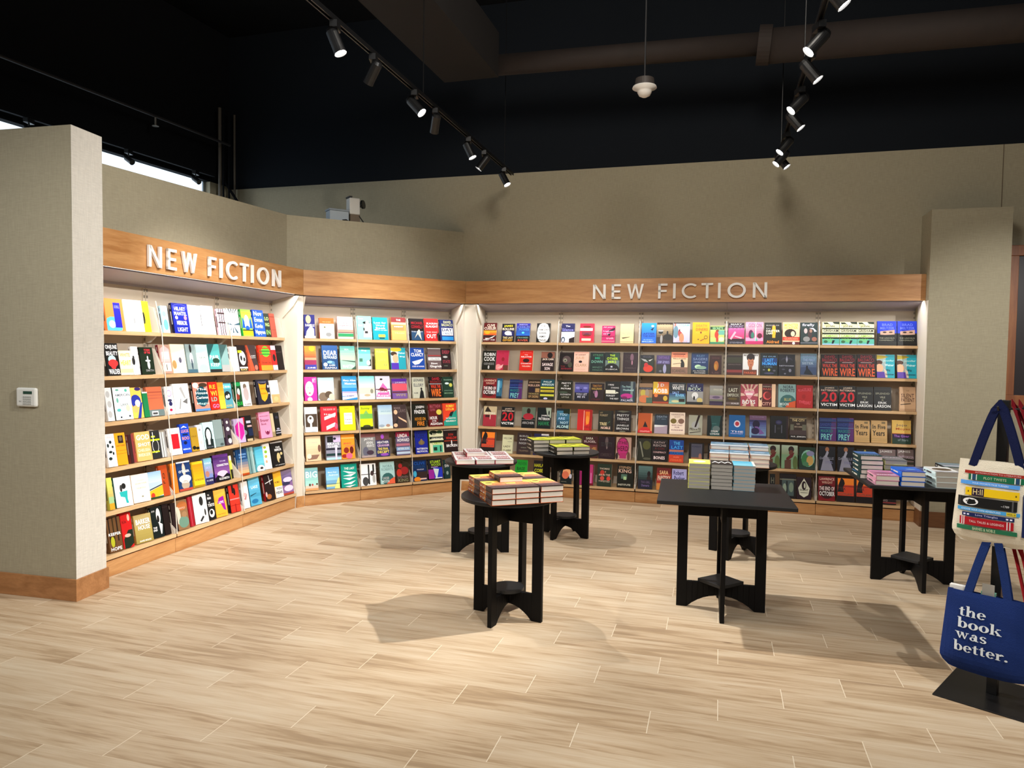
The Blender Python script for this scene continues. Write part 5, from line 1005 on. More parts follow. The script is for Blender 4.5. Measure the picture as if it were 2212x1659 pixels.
def darker(c, k): return tuple(v * k for v in c)
def book(root, w, h, t, art, pages=PAGES, paperback=False):
    """standing book: spine at -x, front board faces -y, foot at z=0"""
    mb = MB()
    L = .00018
    f = lambda x, y, l: (-w/2 + x*w, -.0004 - l*L, y*h)
    bg, spine = paint(mb, art, f)
    bgc = hx(bg); sp = hx(spine) if spine else bgc
    b = .0012 if paperback else .0028
    mb.box(-w/2, w/2, 0, b, 0, h, bgc)
    mb.face([f(0, 0, 0), f(1, 0, 0), f(1, 1, 0), f(0, 1, 0)], bgc)
    mb.box(-w/2, w/2, t - b, t, 0, h, bgc if paperback else sp)
    # rounded spine
    n = 6; pr = []
    for k in range(n + 1):
        an = pi/2 + pi*k/n
        pr.append((-w/2 + .002 + .004*cos(an), t/2 - (t/2)*sin(an) * -1))
    ring = [(-w/2 + .0015 - (.0 if paperback else .0035)*sin(pi*k/n), t*k/n) for k in range(n + 1)]
    mb.prism(ring + [(-w/2 + .004, t), (-w/2 + .004, 0)], lambda u, v, q: (u, v, q), 0, h, sp)
    for it in art.split(';'):
        if it.startswith('B '):
            _, y0, y1, cc = it.split(' ')
            ring2 = [(-w/2 + .0011 - .0035*sin(pi*k/n) - .0004, t*k/n) for k in range(n + 1)]
            mb.prism(ring2 + [(-w/2 + .002, t), (-w/2 + .002, 0)], lambda u, v, q: (u, v, q), float(y0)*h, float(y1)*h, hx(cc))
    # lettering bars down the spine
    if not paperback and t > .018:
        lc = (.7, .68, .62) if sum(sp) < 1 else (.12, .1, .1)
        x = -w/2 + .0015 - .0037
        mb.face([(x, t*.35, h*.3), (x, t*.65, h*.3), (x, t*.65, h*.72), (x, t*.35, h*.72)], lc)
        mb.face([(x, t*.4, h*.8), (x, t*.6, h*.8), (x, t*.6, h*.93), (x, t*.4, h*.93)], lc)
    c = mb.build('cover', PRINT, root)
    mb = MB()
    g = 0 if paperback else .003
    mb.box(-w/2 + .0045, w/2 - max(g, .0006), b, t - b, g, h - max(g, .0006))
    p = mb.build('page_block', pages, root)
    return c, p

ORD = ['top', 'second', 'third', 'fourth', 'fifth', 'bottom']
TILT = radians(11)
for line in BOOKS.strip().split('\n'):
    u, r, b, s, w, h, t, desc, art = line.split('|')
    r = int(r) - 1; s, w, h, t = map(float, (s, w, h, t))
    art = ARTS.get(art, art)
    yaw = -radians(8) if u == 'A' else 0
    o, a = UNIT[u]
    d = DS[r] - (.026 if u == 'A' else .012)
    root = empty('book', upt(u, s, d, ZS[r] + .0005 + t * sin(TILT) * 0), rot=None)
    root.rotation_euler = (Matrix.Rotation(a + yaw, 3, 'Z') @ Matrix.Rotation(-TILT, 3, 'X')).to_euler()
    root.location.z += t * sin(TILT)
    desc = desc.replace(',', '')
    lab = f'book in {desc}, {ORD[r]} shelf of the {RUN[u]}'
    if len(lab.split()) > 16: lab = f'{desc}, {ORD[r]} shelf of {RUN[u]}'
    if len(lab.split()) > 16: lab = f'{desc}, {ORD[r]} shelf, {RUN[u]}'
    tag(root, lab, 'book', f'books facing out on the {RUN[u]}')
    book(root, w, h, t, art)
    # sticking thickness: a mirrored copy is not needed, the board is real
# ------------------------------------------------------------------ display tables
TOP = .75
def leg_panel(parent, W, H, rz, notch):
    """plank frame: two legs, top rail, arched bottom rail"""
    mb = MB(); t = .0135; lw = .064; h = W / 2
    arc = []
    n = 12
    ia = h - lw
    for k in range(n + 1):
        x = -ia + 2*ia*k/n
        arc.append((x, .085 * (1 - (abs(x) / ia) ** 2.2)))
    fn = lambda u, v, q: (u, q, v)
    for sgn in (-1, 1):
        x0, x1 = sorted((sgn*h, sgn*(h - lw)))
        mb.prism([(x0, 0), (x1, 0), (x1, H), (x0, H)], fn, -t, t)
        x0, x1 = sorted((sgn*(h - lw), 0))
        mb.prism([(x0, H - .135), (x1, H - .135), (x1, H), (x0, H)], fn, -t, t)
    top = [(x, .165) for x, _ in arc]
    for i in range(n):
        mb.prism([arc[i], arc[i+1], top[i+1], top[i]], fn, -t, t)
    return mb.build('leg_panel', BLACKWOOD, parent, rot=(0, 0, rz), bevel=.002)
def table(x, y, rz, round_, label):
    root = empty('display_table', (x, y, 0), rz)
    tag(root, label, 'table', 'black display tables')
    W = .465 if round_ else .545
    H = TOP - .024
    leg_panel(root, W, H, 0, 0)
    leg_panel(root, W, H, pi/2, 1)
    mb = MB()
    if round_:
        mb.lathe([(0, TOP), (.286, TOP), (.29, TOP - .003), (.29, TOP - .019), (.287, TOP - .023), (0, TOP - .023)], 64)
    else:
        mb.box(-.395, .395, -.395, .395, TOP - .023, TOP)
    mb.build('table_top', BLACKTOP, root, smooth=False, bevel=0 if round_ else .003)
    mb = MB()
    if round_: mb.lathe([(0, .185), (.1, .185), (.1, .166), (0, .166)], 40)
    else: mb.box(-.1, .1, -.1, .1, .166, .186)
    mb.build('lower_shelf', BLACKTOP, root, rot=(0, 0, 0 if round_ else pi/4), bevel=0 if round_ else .002)
    return root
table(-.01, 4.405, radians(-27), True, 'round black table in front holding the orange sunset books')
table(-.24, 5.82, radians(2), True, 'round black table behind holding the white and red books')
table(.487, 6.414, radians(-34), True, 'round black table near the shelves holding the yellow and black books')
table(1.345, 4.581, radians(-13.4), False, 'square black table with three tall paperback stacks and mostly bare top')
table(1.844, 5.854, radians(-36), True, 'round black table behind the bare square table holding blue and white books')
table(2.90, 5.191, radians(-12.5), False, 'square black table at right crowded with mixed hardcover stacks')

COPY = {}
def lying(kind, art, w, h, t, loc, rz, label, group, pages=PAGES, pb=False):
    root = empty('book', loc, rot=None)
    root.rotation_euler = (Matrix.Rotation(rz, 3, 'Z') @ Matrix.Rotation(-pi/2, 3, 'X')).to_euler()
    tag(root, label, 'book', group)
    if kind in COPY:
        for q in COPY[kind]:
            c = q.copy(); col.objects.link(c); c.parent = root
    else:
        COPY[kind] = book(root, w, h, t, art, pages, pb)
    return root
NTH = {1: ['only'], 2: ['lower', 'upper'], 3: ['bottom', 'middle', 'top'], 4: ['bottom', 'second', 'third', 'top'],
       5: ['bottom', 'second', 'third', 'fourth', 'top'], 6: ['bottom', 'second', 'third', 'fourth', 'fifth', 'top'],
       7: ['bottom', 'second', 'third', 'fourth', 'fifth', 'sixth', 'top']}
def pile(kind, art, w, h, t, x, y, ang, n, what, where, z=TOP, jitter=.004, group=None, pages=PAGES, pb=False):
    """n books lying flat; (x, y) is the front-left corner, ang the direction of the front edge"""
    for i in range(n):
        j = random.uniform(-jitter, jitter); dr = random.uniform(-.012, .012) * (jitter > 0)
        a = ang + dr
        cx = x + cos(a)*(w/2 + j) + 0; cy = y + sin(a)*(w/2 + j)
        lab = f'{NTH[n][i]} {what} {where}' if n > 1 else f'{what} {where}'
        lying(kind, art, w, h, t, (cx, cy, z + (i + 1) * t + .0003 * (i + 1)), a, lab, group or 'books lying on the display tables', pages, pb)

SUN = '433;S b63;B 0 .46 433;B .5 .6 d95;R .3 1 b74;R .8 1 ec6;G .45 .8 d96 fd7;e .62 .62 .3 .14 c96;e .25 .75 .16 .05 543;p 9a7566 0 .5 .3 .42 1 .52 1 .3 0 .3;t .3 .95 .48 .6 a65 DIRT;R 0 .3 544;t .1 .9 .1 .2 766 SOLER;e .6 .45 .2 .05 d86'
a1 = radians(19.5)
e1 = Vector((cos(a1), sin(a1))); e2 = Vector((-sin(a1), cos(a1)))
P = Vector((-.105, 4.055))
names = [['front left', 'front middle', 'front right'], ['rear left', 'rear middle', 'rear right']]
for r in range(2):
    for c in range(3):
        q = P + e1 * (c * .1475) + e2 * (r * .243)
        pile('sun', SUN, .144, .237, .0325, q.x, q.y, a1, 3, 'orange sunset book', f'in the {names[r][c]} stack on the nearest round table', group='orange sunset books')
q = P + e1 * .10 + e2 * .17
pile('sun', SUN, .144, .237, .0325, q.x, q.y, a1 - .05, 1, 'single orange sunset book', 'crowning the stacks on the nearest round table', z=TOP + .0985, group='orange sunset books')

RED = 'f2eeee;S a34;r .12 .88 .72 .86 b34;r .12 .88 .5 .66 a23;r .12 .88 .3 .44 b34;r .12 .88 .12 .24 a23;t .15 .85 .74 .84 fee ALL;t .15 .85 .52 .64 fee ADULTS;t .15 .85 .32 .42 fee HERE;t .15 .85 .14 .22 322 STRAUB'
a2 = radians(9)
e1 = Vector((cos(a2), sin(a2))); e2 = Vector((-sin(a2), cos(a2)))
P = Vector((-.385, 5.33)) 
P = Vector((-.24, 5.82)) - e1*.22 - e2*.245
for c in range(3):
    q = P + e1 * (c * .150)
    pile('red', RED, .147, .237, .035, q.x, q.y, a2, 1, 'white and red book', f'at front {["left", "centre", "right"][c]} of the round table behind', group='white and red books')
    q = q + e2 * .243
    pile('red', RED, .147, .237, .035, q.x, q.y, a2, 1, 'white and red book', f'at rear {["left", "centre", "right"][c]} of the round table behind', group='white and red books')
q = P + e1 * .09 + e2 * .16
pile('red', RED, .147, .237, .035, q.x, q.y, a2 + .03, 1, 'white and red book', 'topmost and alone on the others, round table behind', z=TOP + .0355, group='white and red books')

YEL = '333;S 221;R .55 1 dd4;G 0 .55 cd4 ee5;e .3 .7 .2 .06 332;e .7 .4 .2 .05 553;t .1 .9 .8 .9 332 CAMINO;t .1 .9 .15 .25 443 WINDS'
a3 = radians(14)
e1 = Vector((cos(a3), sin(a3))); e2 = Vector((-sin(a3), cos(a3)))
P = Vector((.386, 6.13))
for c in range(2):
    q = P + e1 * (c * .150)
    pile('yel', YEL, .147, .225, .034, q.x, q.y, a3, 2, 'yellow and black book', f'in the front {["left", "right"][c]} pair, table near the shelves', group='yellow and black books')
for c, n in ((-1, 3), (0, 3), (1, 3)):
    q = P + e1 * (c * .150 + .01) + e2 * .235
    pile('yel', YEL, .147, .225, .034, q.x, q.y, a3, n, 'yellow and black book', f'in the rear {["centre", "right", "left"][c]} stack, table near the shelves', group='yellow and black books')

# tall paperback stacks on the square table
a4 = radians(-14.3)
e1 = Vector((cos(a4), sin(a4)))
P = Vector((1.155, 4.70))
PBS = [('pby', 'ee7;S dd8;R .5 1 fe8;e .5 .5 .3 .2 fff', 'yellow topped paperback', 'left'), ('pbk', '333;S 776;p fff .05 .3 .2 .6 .35 .3 .35 .45 .2 .75 .05 .45;p fff .35 .3 .5 .6 .65 .3 .65 .45 .5 .75 .35 .45;p fff .65 .3 .8 .6 .95 .3 .95 .45 .8 .75 .65 .45', 'zigzag topped paperback', 'middle'), ('pbb', '5bd;S 899;G 0 1 9de 5bd;r .9 1 0 1 ffe', 'sky blue paperback', 'right')]
for c, (k, art, what, pos) in enumerate(PBS):
    q = P + e1 * (c * .1385)
    pile(k, art, .1345, .205, .0228, q.x, q.y, a4, 7, what, f'in the {pos} tall stack on the bare square table', group='tall paperback stacks', pages=PAPERB, pb=True, jitter=.0025)

BLU = 'dde;S c97;G .2 1 9bc 58a;R 0 .2 eee;e .5 .6 .3 .08 cde;t .1 .9 .4 .5 246 COASTAL'
a5 = radians(-16)
e1 = Vector((cos(a5), sin(a5))); e2 = Vector((-sin(a5), cos(a5)))
P = Vector((1.844, 5.854)) - e1 * .225 - e2 * .245
for r in range(2):
    for c in range(3):
        q = P + e1 * (c * .150) + e2 * (r * .243)
        pile('blu', BLU, .145, .237, .033, q.x, q.y, a5, 3 + r, 'blue and white book', f'in the {names[r][c]} stack, table behind the bare one', group='blue and white books')

# mixed stacks on the right-hand square table
a6 = radians(-12.5)
e1 = Vector((cos(a6), sin(a6))); e2 = Vector((-sin(a6), cos(a6)))
C6 = Vector((2.90, 5.191))
F6 = C6 - e1 * .395 - e2 * .395
def at6(x, y): return F6 + e1 * x + e2 * y
MIX = [
 ('pnk', 'c8a;S dab;p 99b .2 .9 .9 .2 .9 .3 .3 .9;r .1 .9 .4 .5 845;R .8 1 eac;t .1 .9 .1 .25 fff BEACH READ', .147, .237, .033, (.04, .02), 2, 'pink book', 'in the low front left stack, right square table'),
 ('bl2', '27d;S 27d;R 0 .3 35b;e .6 .5 .2 .08 9bd;t .2 .9 .1 .2 9ad MEDICAL', .15, .237, .033, (.197, .02), 3, 'bright blue book', 'in the front middle stack, right square table'),
 ('wht', 'e8e8e6;S dee;e .5 .5 .4 .25 654;R 0 .1 99a', .15, .237, .036, (.41, .02), 3, 'white book with brown oval', 'in the front right stack, right square table'),
 ('tea', '255;S 244;R .5 1 58c;R .3 .4 27c;t .1 .9 .1 .2 ccd NIGHT', .147, .237, .033, (.0, .27), 5, 'dark teal book', 'in the tall rear left stack, right square table'),
 ('gry', '888;S dd9;t .1 .9 .5 .7 dcd PICARD;R .8 1 666', .147, .237, .034, (.165, .30), 4, 'grey book', 'in the rear middle stack, right square table'),
 ('drk', '335;S 445;R .4 .6 46a;e .5 .8 .3 .08 99c', .147, .237, .033, (.34, .30), 2, 'dark blue book', 'in the low rear right stack, right square table'),
 ('zig', '788;S 222;R .2 .4 ccd;R .6 .8 9ab', .147, .225, .033, (.575, .34), 3, 'pale grey book with black spine', 'in the far corner stack, right square table'),
]
for k, art, w, h, t, (x, y), n, what, where in MIX:
    q = at6(x, y)
    pile(k, art, w, h, t, q.x, q.y, a6 + random.uniform(-.02, .02), n, what, where, group='mixed books on the right square table', pages=PAPERB if k in ('gry', 'wht') else PAGES)

# ------------------------------------------------------------------ rack with tote bags
RC = Vector((2.332, 3.44)); ra = -pi/4
rack = empty('bag_rack', (RC.x, RC.y, 0), ra)
tag(rack, 'black metal rack on a flat square foot holding tote bags', 'display rack')
mb = MB(); mb.box(-.2, .2, -.22, .2, 0, .008)
mb.build('base_plate', BLACKMET, rack, bevel=.002)
mb = MB(); mb.box(-.022, .022, -.022, .022, .008, 1.42)
mb.build('post', BLACKMET, rack, bevel=.002)
for z in (.80, 1.38):
    mb = MB(); mb.tube([(0, -.022, z), (0, -.12, z), (0, -.13, z + .015)], .005, 8); mb.build('hook', BLACKMET, rack)
    mb = MB(); mb.tube([(.022, 0, z), (.07, 0, z), (.08, 0, z + .015)], .005, 8); mb.build('hook', BLACKMET, rack)

def fabric(name, c): return mat(name, c, .9, bump=.5, bscale=260, vary=.06, spec=.15)
def bag_body(outline_w, zt, zb, fn, depth, wrinkle, mb, skew=0):
    """pillow shaped pouch; outline_w(v)->half width at height fraction v"""
    nx, nz = 18, 18
    rnd = random.Random(int(zt * 100))
    ph = [rnd.uniform(0, 6) for _ in range(6)]
    rows = {}
    for side in (-1, 1):
        g = []
        for j in range(nz + 1):
            v = j / nz; hw = outline_w(v); row = []
            for i in range(nx + 1):
                uu = i / nx * 2 - 1
                x = uu * hw
                z = zb + (zt - zb) * v + (.012 * (1 - v) ** 6) * (1 - abs(uu) ** 3) * -1 + skew * uu * (1 - v)
                bulge = (1 - abs(uu) ** 4) * (1 - (1 - v) ** 8) * (depth * (.25 + .75 * (1 - v) ** .7))
                wr = wrinkle * (sin(x * 40 + ph[0] + v * 6) * .4 + sin(v * 17 + ph[1] + x * 12) * .3 + sin((x + v * .3) * 70 + ph[2]) * .15) * min(1, (1 - abs(uu)) * 6)
                if side == 1: wr *= 1.5
                y = side * bulge + (wr if side == -1 else -wr)
                row.append(fn(x, y, z))
            g.append(row)
        rows[side] = g
    for side, g in rows.items():
        for j in range(nz):
            for i in range(nx):
                q = [g[j][i], g[j][i+1], g[j+1][i+1], g[j+1][i]]
                mb.face(q if side == -1 else q[::-1])
    n = nz
    for i in range(nx):   # underside seam
        mb.face([rows[-1][0][i], rows[1][0][i], rows[1][0][i+1], rows[-1][0][i+1]])
    for i in (0, nx):
        for j in range(nz): mb.face([rows[-1][j][i], rows[-1][j+1][i], rows[1][j+1][i], rows[1][j][i]])
def strap(pts, w, t, across, mb):
    """flat ribbon along pts, width direction 'across'"""
    P = [Vector(p) for p in pts]; A = Vector(across).normalized()
    ring = []
    for i, p in enumerate(P):
        d = (P[min(i+1, len(P)-1)] - P[max(i-1, 0)]).normalized()
        a = (A - d * A.dot(d)).normalized(); b = d.cross(a)
        ring.append([p - a*w/2 - b*t/2, p + a*w/2 - b*t/2, p + a*w/2 + b*t/2, p - a*w/2 + b*t/2])
    for i in range(len(P) - 1):
        for k in range(4): mb.face([ring[i][k], ring[i][(k+1) % 4], ring[i+1][(k+1) % 4], ring[i+1][k]])
    mb.face(ring[0]); mb.face(ring[-1][::-1])
def tote(name, label, rot, cx, off, wtop, wbot, zt, zb, zhook, body_m, strap_m, depth=.045, hb=.095, apex=.09):
    root = empty(name, (RC.x, RC.y, 0), rot)
    tag(root, label, 'tote bag', 'tote bags on the rack')
    F = lambda x, y, z: (cx + x, -off + y, z)
    mb = MB()
    bag_body(lambda v: (wbot + (wtop - wbot) * v) * (1 - .22 * max(0, 1 - v * 7) ** 2), zt, zb, F, depth, .004, mb)
    mb.build('bag_body', body_m, root, smooth=True)
    for yy in (-.012, .016):
        mb = MB()
        pts = []
        for k in range(13):
            q = k / 12; x = -hb + 2*hb*q
            zz = zt - .03 + (zhook - zt + .035) * (1 - abs(2*q - 1) ** 1.25)
            yq = -off + yy + (off - apex) * (1 - abs(2*q-1))
            pts.append((cx * abs(2*q-1) + x * (1 - .0 * q), yq, zz))
        strap(pts, .034, .003, (.7, 0, .35), mb)
        mb.build('handle', strap_m, root)
    return root, F
CREAM, NAVY, REDF = fabric('cream_canvas', 'e6ddc8'), fabric('navy_canvas', '1b3069'), fabric('red_canvas', 'a81f28')
NAVYH = fabric('dark_navy_webbing', '151c40')
b1, F1 = tote('tote_bag', 'cream canvas tote printed with a stack of colourful book spines', ra, 0, .10, .150, .178, 1.138, .752, 1.405, CREAM, NAVYH)
b2, F2 = tote('tote_bag', 'navy canvas tote with white words hanging below the cream one', ra, -.01, .12, .165, .195, .51, .135, .82, NAVY, fabric('blue_webbing', '1d3268'), depth=.05, hb=.085)
b3, F3 = tote('tote_bag', 'red tote with dark red handles behind the cream bag', ra + pi/2, .05, .15, .15, .175, 1.13, .76, 1.405, REDF, fabric('dark_red_webbing', '7a1620'), depth=.03, hb=.12, apex=.045)
b4, F4 = tote('tote_bag', 'red tote with bright red handles beside the navy bag', ra + pi/2, .05, .15, .15, .175, .50, .14, .82, REDF, REDF, depth=.03, hb=.12, apex=.045)

# printed spines on the cream bag
def front_y(F, wt, wb, zt, zb, depth, x, z):
    v = min(max((z - zb) / (zt - zb), 0), 1); hw = wb + (wt - wb) * v; uu = x / hw
    return -((1 - min(1, abs(uu)) ** 4) * (1 - (1 - v) ** 8) * (depth * (.25 + .75 * (1 - v) ** .7))) - .0055
mb = MB()
lay = [0]
def pr(x0, x1, z0, z1, c, n=10):
    lay[0] += 1
    for i in range(n):
        a, b = x0 + (x1-x0)*i/n, x0 + (x1-x0)*(i+1)/n
        mb.face([F1(x, front_y(F1, .15, .178, 1.138, .752, .045, x, z) - lay[0]*.00004, z) for x, z in ((a, z0), (b, z0), (b, z1), (a, z1))], hx(c))
def pt_(s, x0, x1, z0, z1, c):
    lay[0] += 1
    put_text(mb, s, lambda x, z: F1(x, front_y(F1, .15, .178, 1.138, .752, .045, x, z) - .0008 - lay[0]*.00004, z), x0, x1, z0, z1, hx(c), bold=.015)
pr(-.124, .135, 1.073, 1.087, 'a32'); pt_('INTRODUCTION TO LITERATURE', -.08, .10, 1.0765, 1.083, 'dbb')
pr(-.107, .112, 1.044, 1.071, '275'); pt_('PLOT TWISTS', -.045, .045, 1.051, 1.063, 'bca')
for x in (-.096, .076): pr(x, x + .004, 1.044, 1.071, 'eee'); pr(x + .006, x + .018, 1.044, 1.071, '357'); pr(x + .020, x + .023, 1.044, 1.071, 'eee')
pr(-.140, .098, 1.021, 1.039, '6ae'); pt_('YOUR FAVORITE PAGE TURNERS', -.09, .055, 1.026, 1.034, 'def')
pr(-.117, .098, .971, 1.008, 'ec2'); pr(-.09, -.04, .971, 1.008, '324'); pt_('H:II', -.085, -.045, .976, 1.003, 'dc9')
pr(-.107, -.102, .985, .993, '652'); pr(.083, .088, .985, .993, '652')
pr(-.148, .092, .918, .964, '222'); pr(.072, .078, .918, .964, '666'); pr(-.14, -.137, .918, .964, '555')
lay[0] += 1
mb.face([F1(x, front_y(F1, .15, .178, 1.138, .752, .045, x, z) - .001, z) for x, z in ell(-.093, .942, .032, .017, 24)], hx('eee'))
lay[0] += 1
pt_('<H>', -.113, -.073, .934, .950, '222'); pt_('~1789', .03, .062, .932, .942, 'ccc')
pr(-.148, .104, .897, .913, '5ad'); pt_('CHOOSE YOUR OWN ADVENTURES', -.13, .03, .901, .909, 'def'); pr(.052, .09, .897, .913, 'dc4'); pt_('VOL II', .056, .086, .901, .909, '653')
pr(-.126, .084, .872, .890, '236'); pt_('Love Triangles', -.07, .02, .875, .887, 'bbd')
for x in (-.12, -.105, .052, .067): pr(x, x + .009, .877, .884, 'eef', 2)
pr(-.136, .082, .831, .868, 'b23'); pt_('TALL TALES & LEGENDS', -.095, .045, .844, .855, 'ecc')
for x in (-.128, -.119, .055, .066): pr(x, x + .004, .831, .868, 'eee', 2)
pr(-.148, .096, .806, .826, '386'); pt_('BARNES & NOBLE', -.08, .012, .809, .823, 'dec')
pr(.112, .145, .806, 1.0, '236')
mb.build('print', PRINT, b1)['label'] = 'printed stack of book spines'

# words on the navy bag: fat face serif letters from stems, hairlines and bowls
def ring(cx, cy, rx, ry, ix, iy, a0=0, a1=360, n=22):
    out = []
    for i in range(n):
        t0, t1 = radians(a0 + (a1-a0)*i/n), radians(a0 + (a1-a0)*(i+1)/n)
        out.append([(cx + rx*cos(t0), cy + ry*sin(t0)), (cx + rx*cos(t1), cy + ry*sin(t1)), (cx + ix*cos(t1), cy + iy*sin(t1)), (cx + ix*cos(t0), cy + iy*sin(t0))])
    return out
def bx(x0, x1, y0, y1): return [[(x0, y0), (x1, y0), (x1, y1), (x0, y1)]]
X = 1.0   # x-height
G = {
 't': (.66, bx(.16, .42, .1, 1.25) + bx(.0, .62, .9, 1.0) + ring(.42, .18, .26, .2, .06, .1, 180, 330) + [[(.16, 1.25), (.42, 1.25), (.42, 1.35)]]),
 'h': (1.12, bx(.1, .38, 0, 1.6) + bx(.0, .48, 0, .09) + bx(0, .2, 1.5, 1.6) + bx(.7, .98, 0, .7) + bx(.6, 1.08, 0, .09) + ring(.62, .66, .36, .36, .08, .26, 0, 180)),
 'e': (.92, ring(.46, .5, .46, .52, .17, .43, 40, 322) + bx(.2, .9, .5, .59) + ring(.46, .5, .46, .52, .17, .43, 0, 60)),
 'b': (1.04, bx(.1, .38, 0, 1.6) + bx(0, .2, 1.5, 1.6) + ring(.56, .5, .46, .52, .16, .43)),
 'o': (.98, ring(.49, .5, .49, .52, .18, .43)),
 'k': (1.14, bx(.1, .38, 0, 1.6) + bx(0, .48, 0, .09) + bx(0, .2, 1.5, 1.6) + [[(.38, .5), (.5, .58), (.92, .95), (.78, .95)], [(.44, .6), (.62, .72), (1.08, .05), (.78, .05)]] + bx(.66, 1.14, 0, .09) + bx(.62, 1.04, .91, 1.0)),
 'w': (1.5, [[(.1, 1), (.4, 1), (.62, 0), (.5, 0)], [(.5, 0), (.6, 0), (.82, .9), (.74, 1)], [(.6, 1), (.92, 1), (1.14, 0), (1.02, 0)], [(1.02, 0), (1.12, 0), (1.36, .92), (1.28, .98)]] + bx(0, .5, .91, 1.0) + bx(1.16, 1.5, .91, 1.0)),
 'a': (.96, bx(.54, .8, .1, .75) + ring(.5, .68, .3, .34, .05, .26, 0, 175) + ring(.36, .28, .34, .3, .12, .2) + bx(.6, .95, 0, .1)),
 's': (.78, ring(.4, .73, .36, .29, .12, .2, 20, 250) + ring(.38, .27, .36, .29, .12, .2, -160, 90) + [[(.1, .68), (.3, .4), (.7, .3), (.5, .62)]]),
 'r': (.84, bx(.1, .38, 0, 1.0) + bx(0, .52, 0, .09) + bx(0, .2, .91, 1.0) + ring(.62, .7, .26, .32, .02, .2, 20, 180)),
 '.': (.36, [ell(.18, .14, .17, .16, 16)]),
}
mb = MB()
def word(s, x0, x1, zbase, xh):
    tot = sum(G[c][0] for c in s) + .06 * (len(s) - 1)
    k = (x1 - x0) / tot; x = x0
    for c in s:
        for q in G[c][1]:
            mb.face([F2(x + px*k, front_y(F2, .165, .195, .51, .135, .05, x + px*k, zbase + py*xh) - .0012, zbase + py*xh) for px, py in q], hx('dfe6ea'))
        x += (G[c][0] + .06) * k
word('the', -.108, .002, .397, .030); word('book', -.113, .068, .341, .030)
word('was', -.120, .012, .290, .030); word('better.', -.124, .096, .230, .030)
mb.build('print', PRINT, b2)['label'] = 'white lettering reading the book was better'
mb = MB(); mb.box(-.035, .015, -.118, -.116, .50, .56); mb.build('price_tag', mat('clear_tag', '9d9a92', .5), b2)
mb = MB(); mb.box(-.17, -.10, -.115, -.085, .46, .525); mb.build('paper_filling', mat('white_paper', 'e9e6e0', .7), b2)
mb = MB(); mb.box(-.04, .02, -.115, -.09, .45, .52); mb.build('paper_filling', mat('green_tissue', '6fa894', .7), b2)

# ------------------------------------------------------------------ framed poster on the back wall at right
fr = empty('picture_frame', UNIT['C'][0], UNIT['C'][1])
tag(fr, 'large oak framed dark poster beyond the pillar at right', 'picture frame')
mb = MB()
x0, x1, z0, z1, fw = 5.30, 6.35, 1.17, 2.70, .10
for a, b, c, d in ((x0, x1, z1 - fw, z1), (x0, x1, z0, z0 + fw), (x0, x0 + fw, z0 + fw, z1 - fw), (x1 - fw, x1, z0 + fw, z1 - fw)):
    mb.box(a, b, -.005, .048, c, d)
mb.build('frame', FRAME_WOOD, fr, bevel=.004)
mb = MB(); mb.box(x0 + fw - .005, x1 - fw + .005, .02, .04, z0 + fw - .005, z1 - fw + .005)
mb.build('poster', mat('dark_brown_poster', (.018, .012, .014), .4), fr)

# ------------------------------------------------------------------ alarm keypad on the free-standing wall
ka = math.atan2(-WD.y, -WD.x)
kp = WC + WD * .345 - WN * .0
kr = empty('alarm_keypad', (kp.x, kp.y, 1.288), ka)
tag(kr, 'white alarm keypad with green display on the left wall end', 'keypad')
mb = MB(); mb.box(-.078, .078, -.026, -.0005, -.06, .062)
mb.build('housing', mat('white_plastic', 'dcdcd6', .4), kr, bevel=.012)
mb = MB(); mb.box(-.018, .05, -.0275, -.0255, .022, .04); mb.build('display', mat('dark_green_lcd', '2b4a3c', .3), kr)
mb = MB()
for r in range(4):
    for c in range(4): mb.box(-.018 + c*.0165, -.006 + c*.0165, -.0285, -.0255, -.045 + r*.0145, -.036 + r*.0145)
kk = mb.build('keys', mat('grey_keys', 'a9aaa5', .5), kr)
mb = MB(); put_text(mb, 'DSC', lambda x, y: (x, -.0265, y), -.052, -.032, -.03, -.022); mb.build('logo', mat('dark_print', '444444', .5), kr)

# ------------------------------------------------------------------ things on top of the angled wall
o, a = UNIT['B']
bxr = empty('equipment_box', upt('B', .44, -.19, TOPZ), a)
tag(bxr, 'grey equipment box standing on top of the corner wall', 'equipment box')
mb = MB(); mb.box(-.105, .105, -.07, .07, 0, .125); mb.build('case', mat('pale_grey_metal', '9aa3aa', .5), bxr, bevel=.004)
mb = MB(); mb.box(-.112, .112, -.077, .077, .1255, .145); mb.build('lid', mat('grey_metal_lid', '7d868d', .5), bxr, bevel=.003)
mb = MB(); mb.tube([(.03, -.075, .03), (.07, -.09, .035), (.105, -.08, .02)], .006, 8); mb.build('cable', BLACKMET, bxr)
dv = empty('surveillance_projector', upt('B', .62, -.20, TOPZ), a)
tag(dv, 'small white device with round black lens beside the grey box on the wall', 'projector')
mb = MB(); mb.box(-.05, .06, -.05, .05, 0, .11); mb.build('stand', mat('dark_tan_block', '6a5a48', .7), dv)
mb = MB(); mb.box(-.06, .06, -.06, .06, .11, .29); mb.build('body', mat('offwhite_plastic', 'c9c7c0', .45), dv, bevel=.012)
mb = MB(); mb.box(-.064, -.03, -.06, .06, .291, .305); mb.build('handle', BLACKMET, dv)
mb = MB(); mb.tube([(.055, -.01, .225), (.09, -.03, .23)], .03, 16); mb.tube([(.09, -.03, .23), (.105, -.045, .232)], .047, 20)
mb.build('lens', mat('black_glass', (.01, .012, .012), .12), dv)
mb = MB(); mb.tube([(.05, -.05, .10), (.10, -.06, .03), (.14, -.05, .012)], .006, 8); mb.build('cable', BLACKMET, dv)

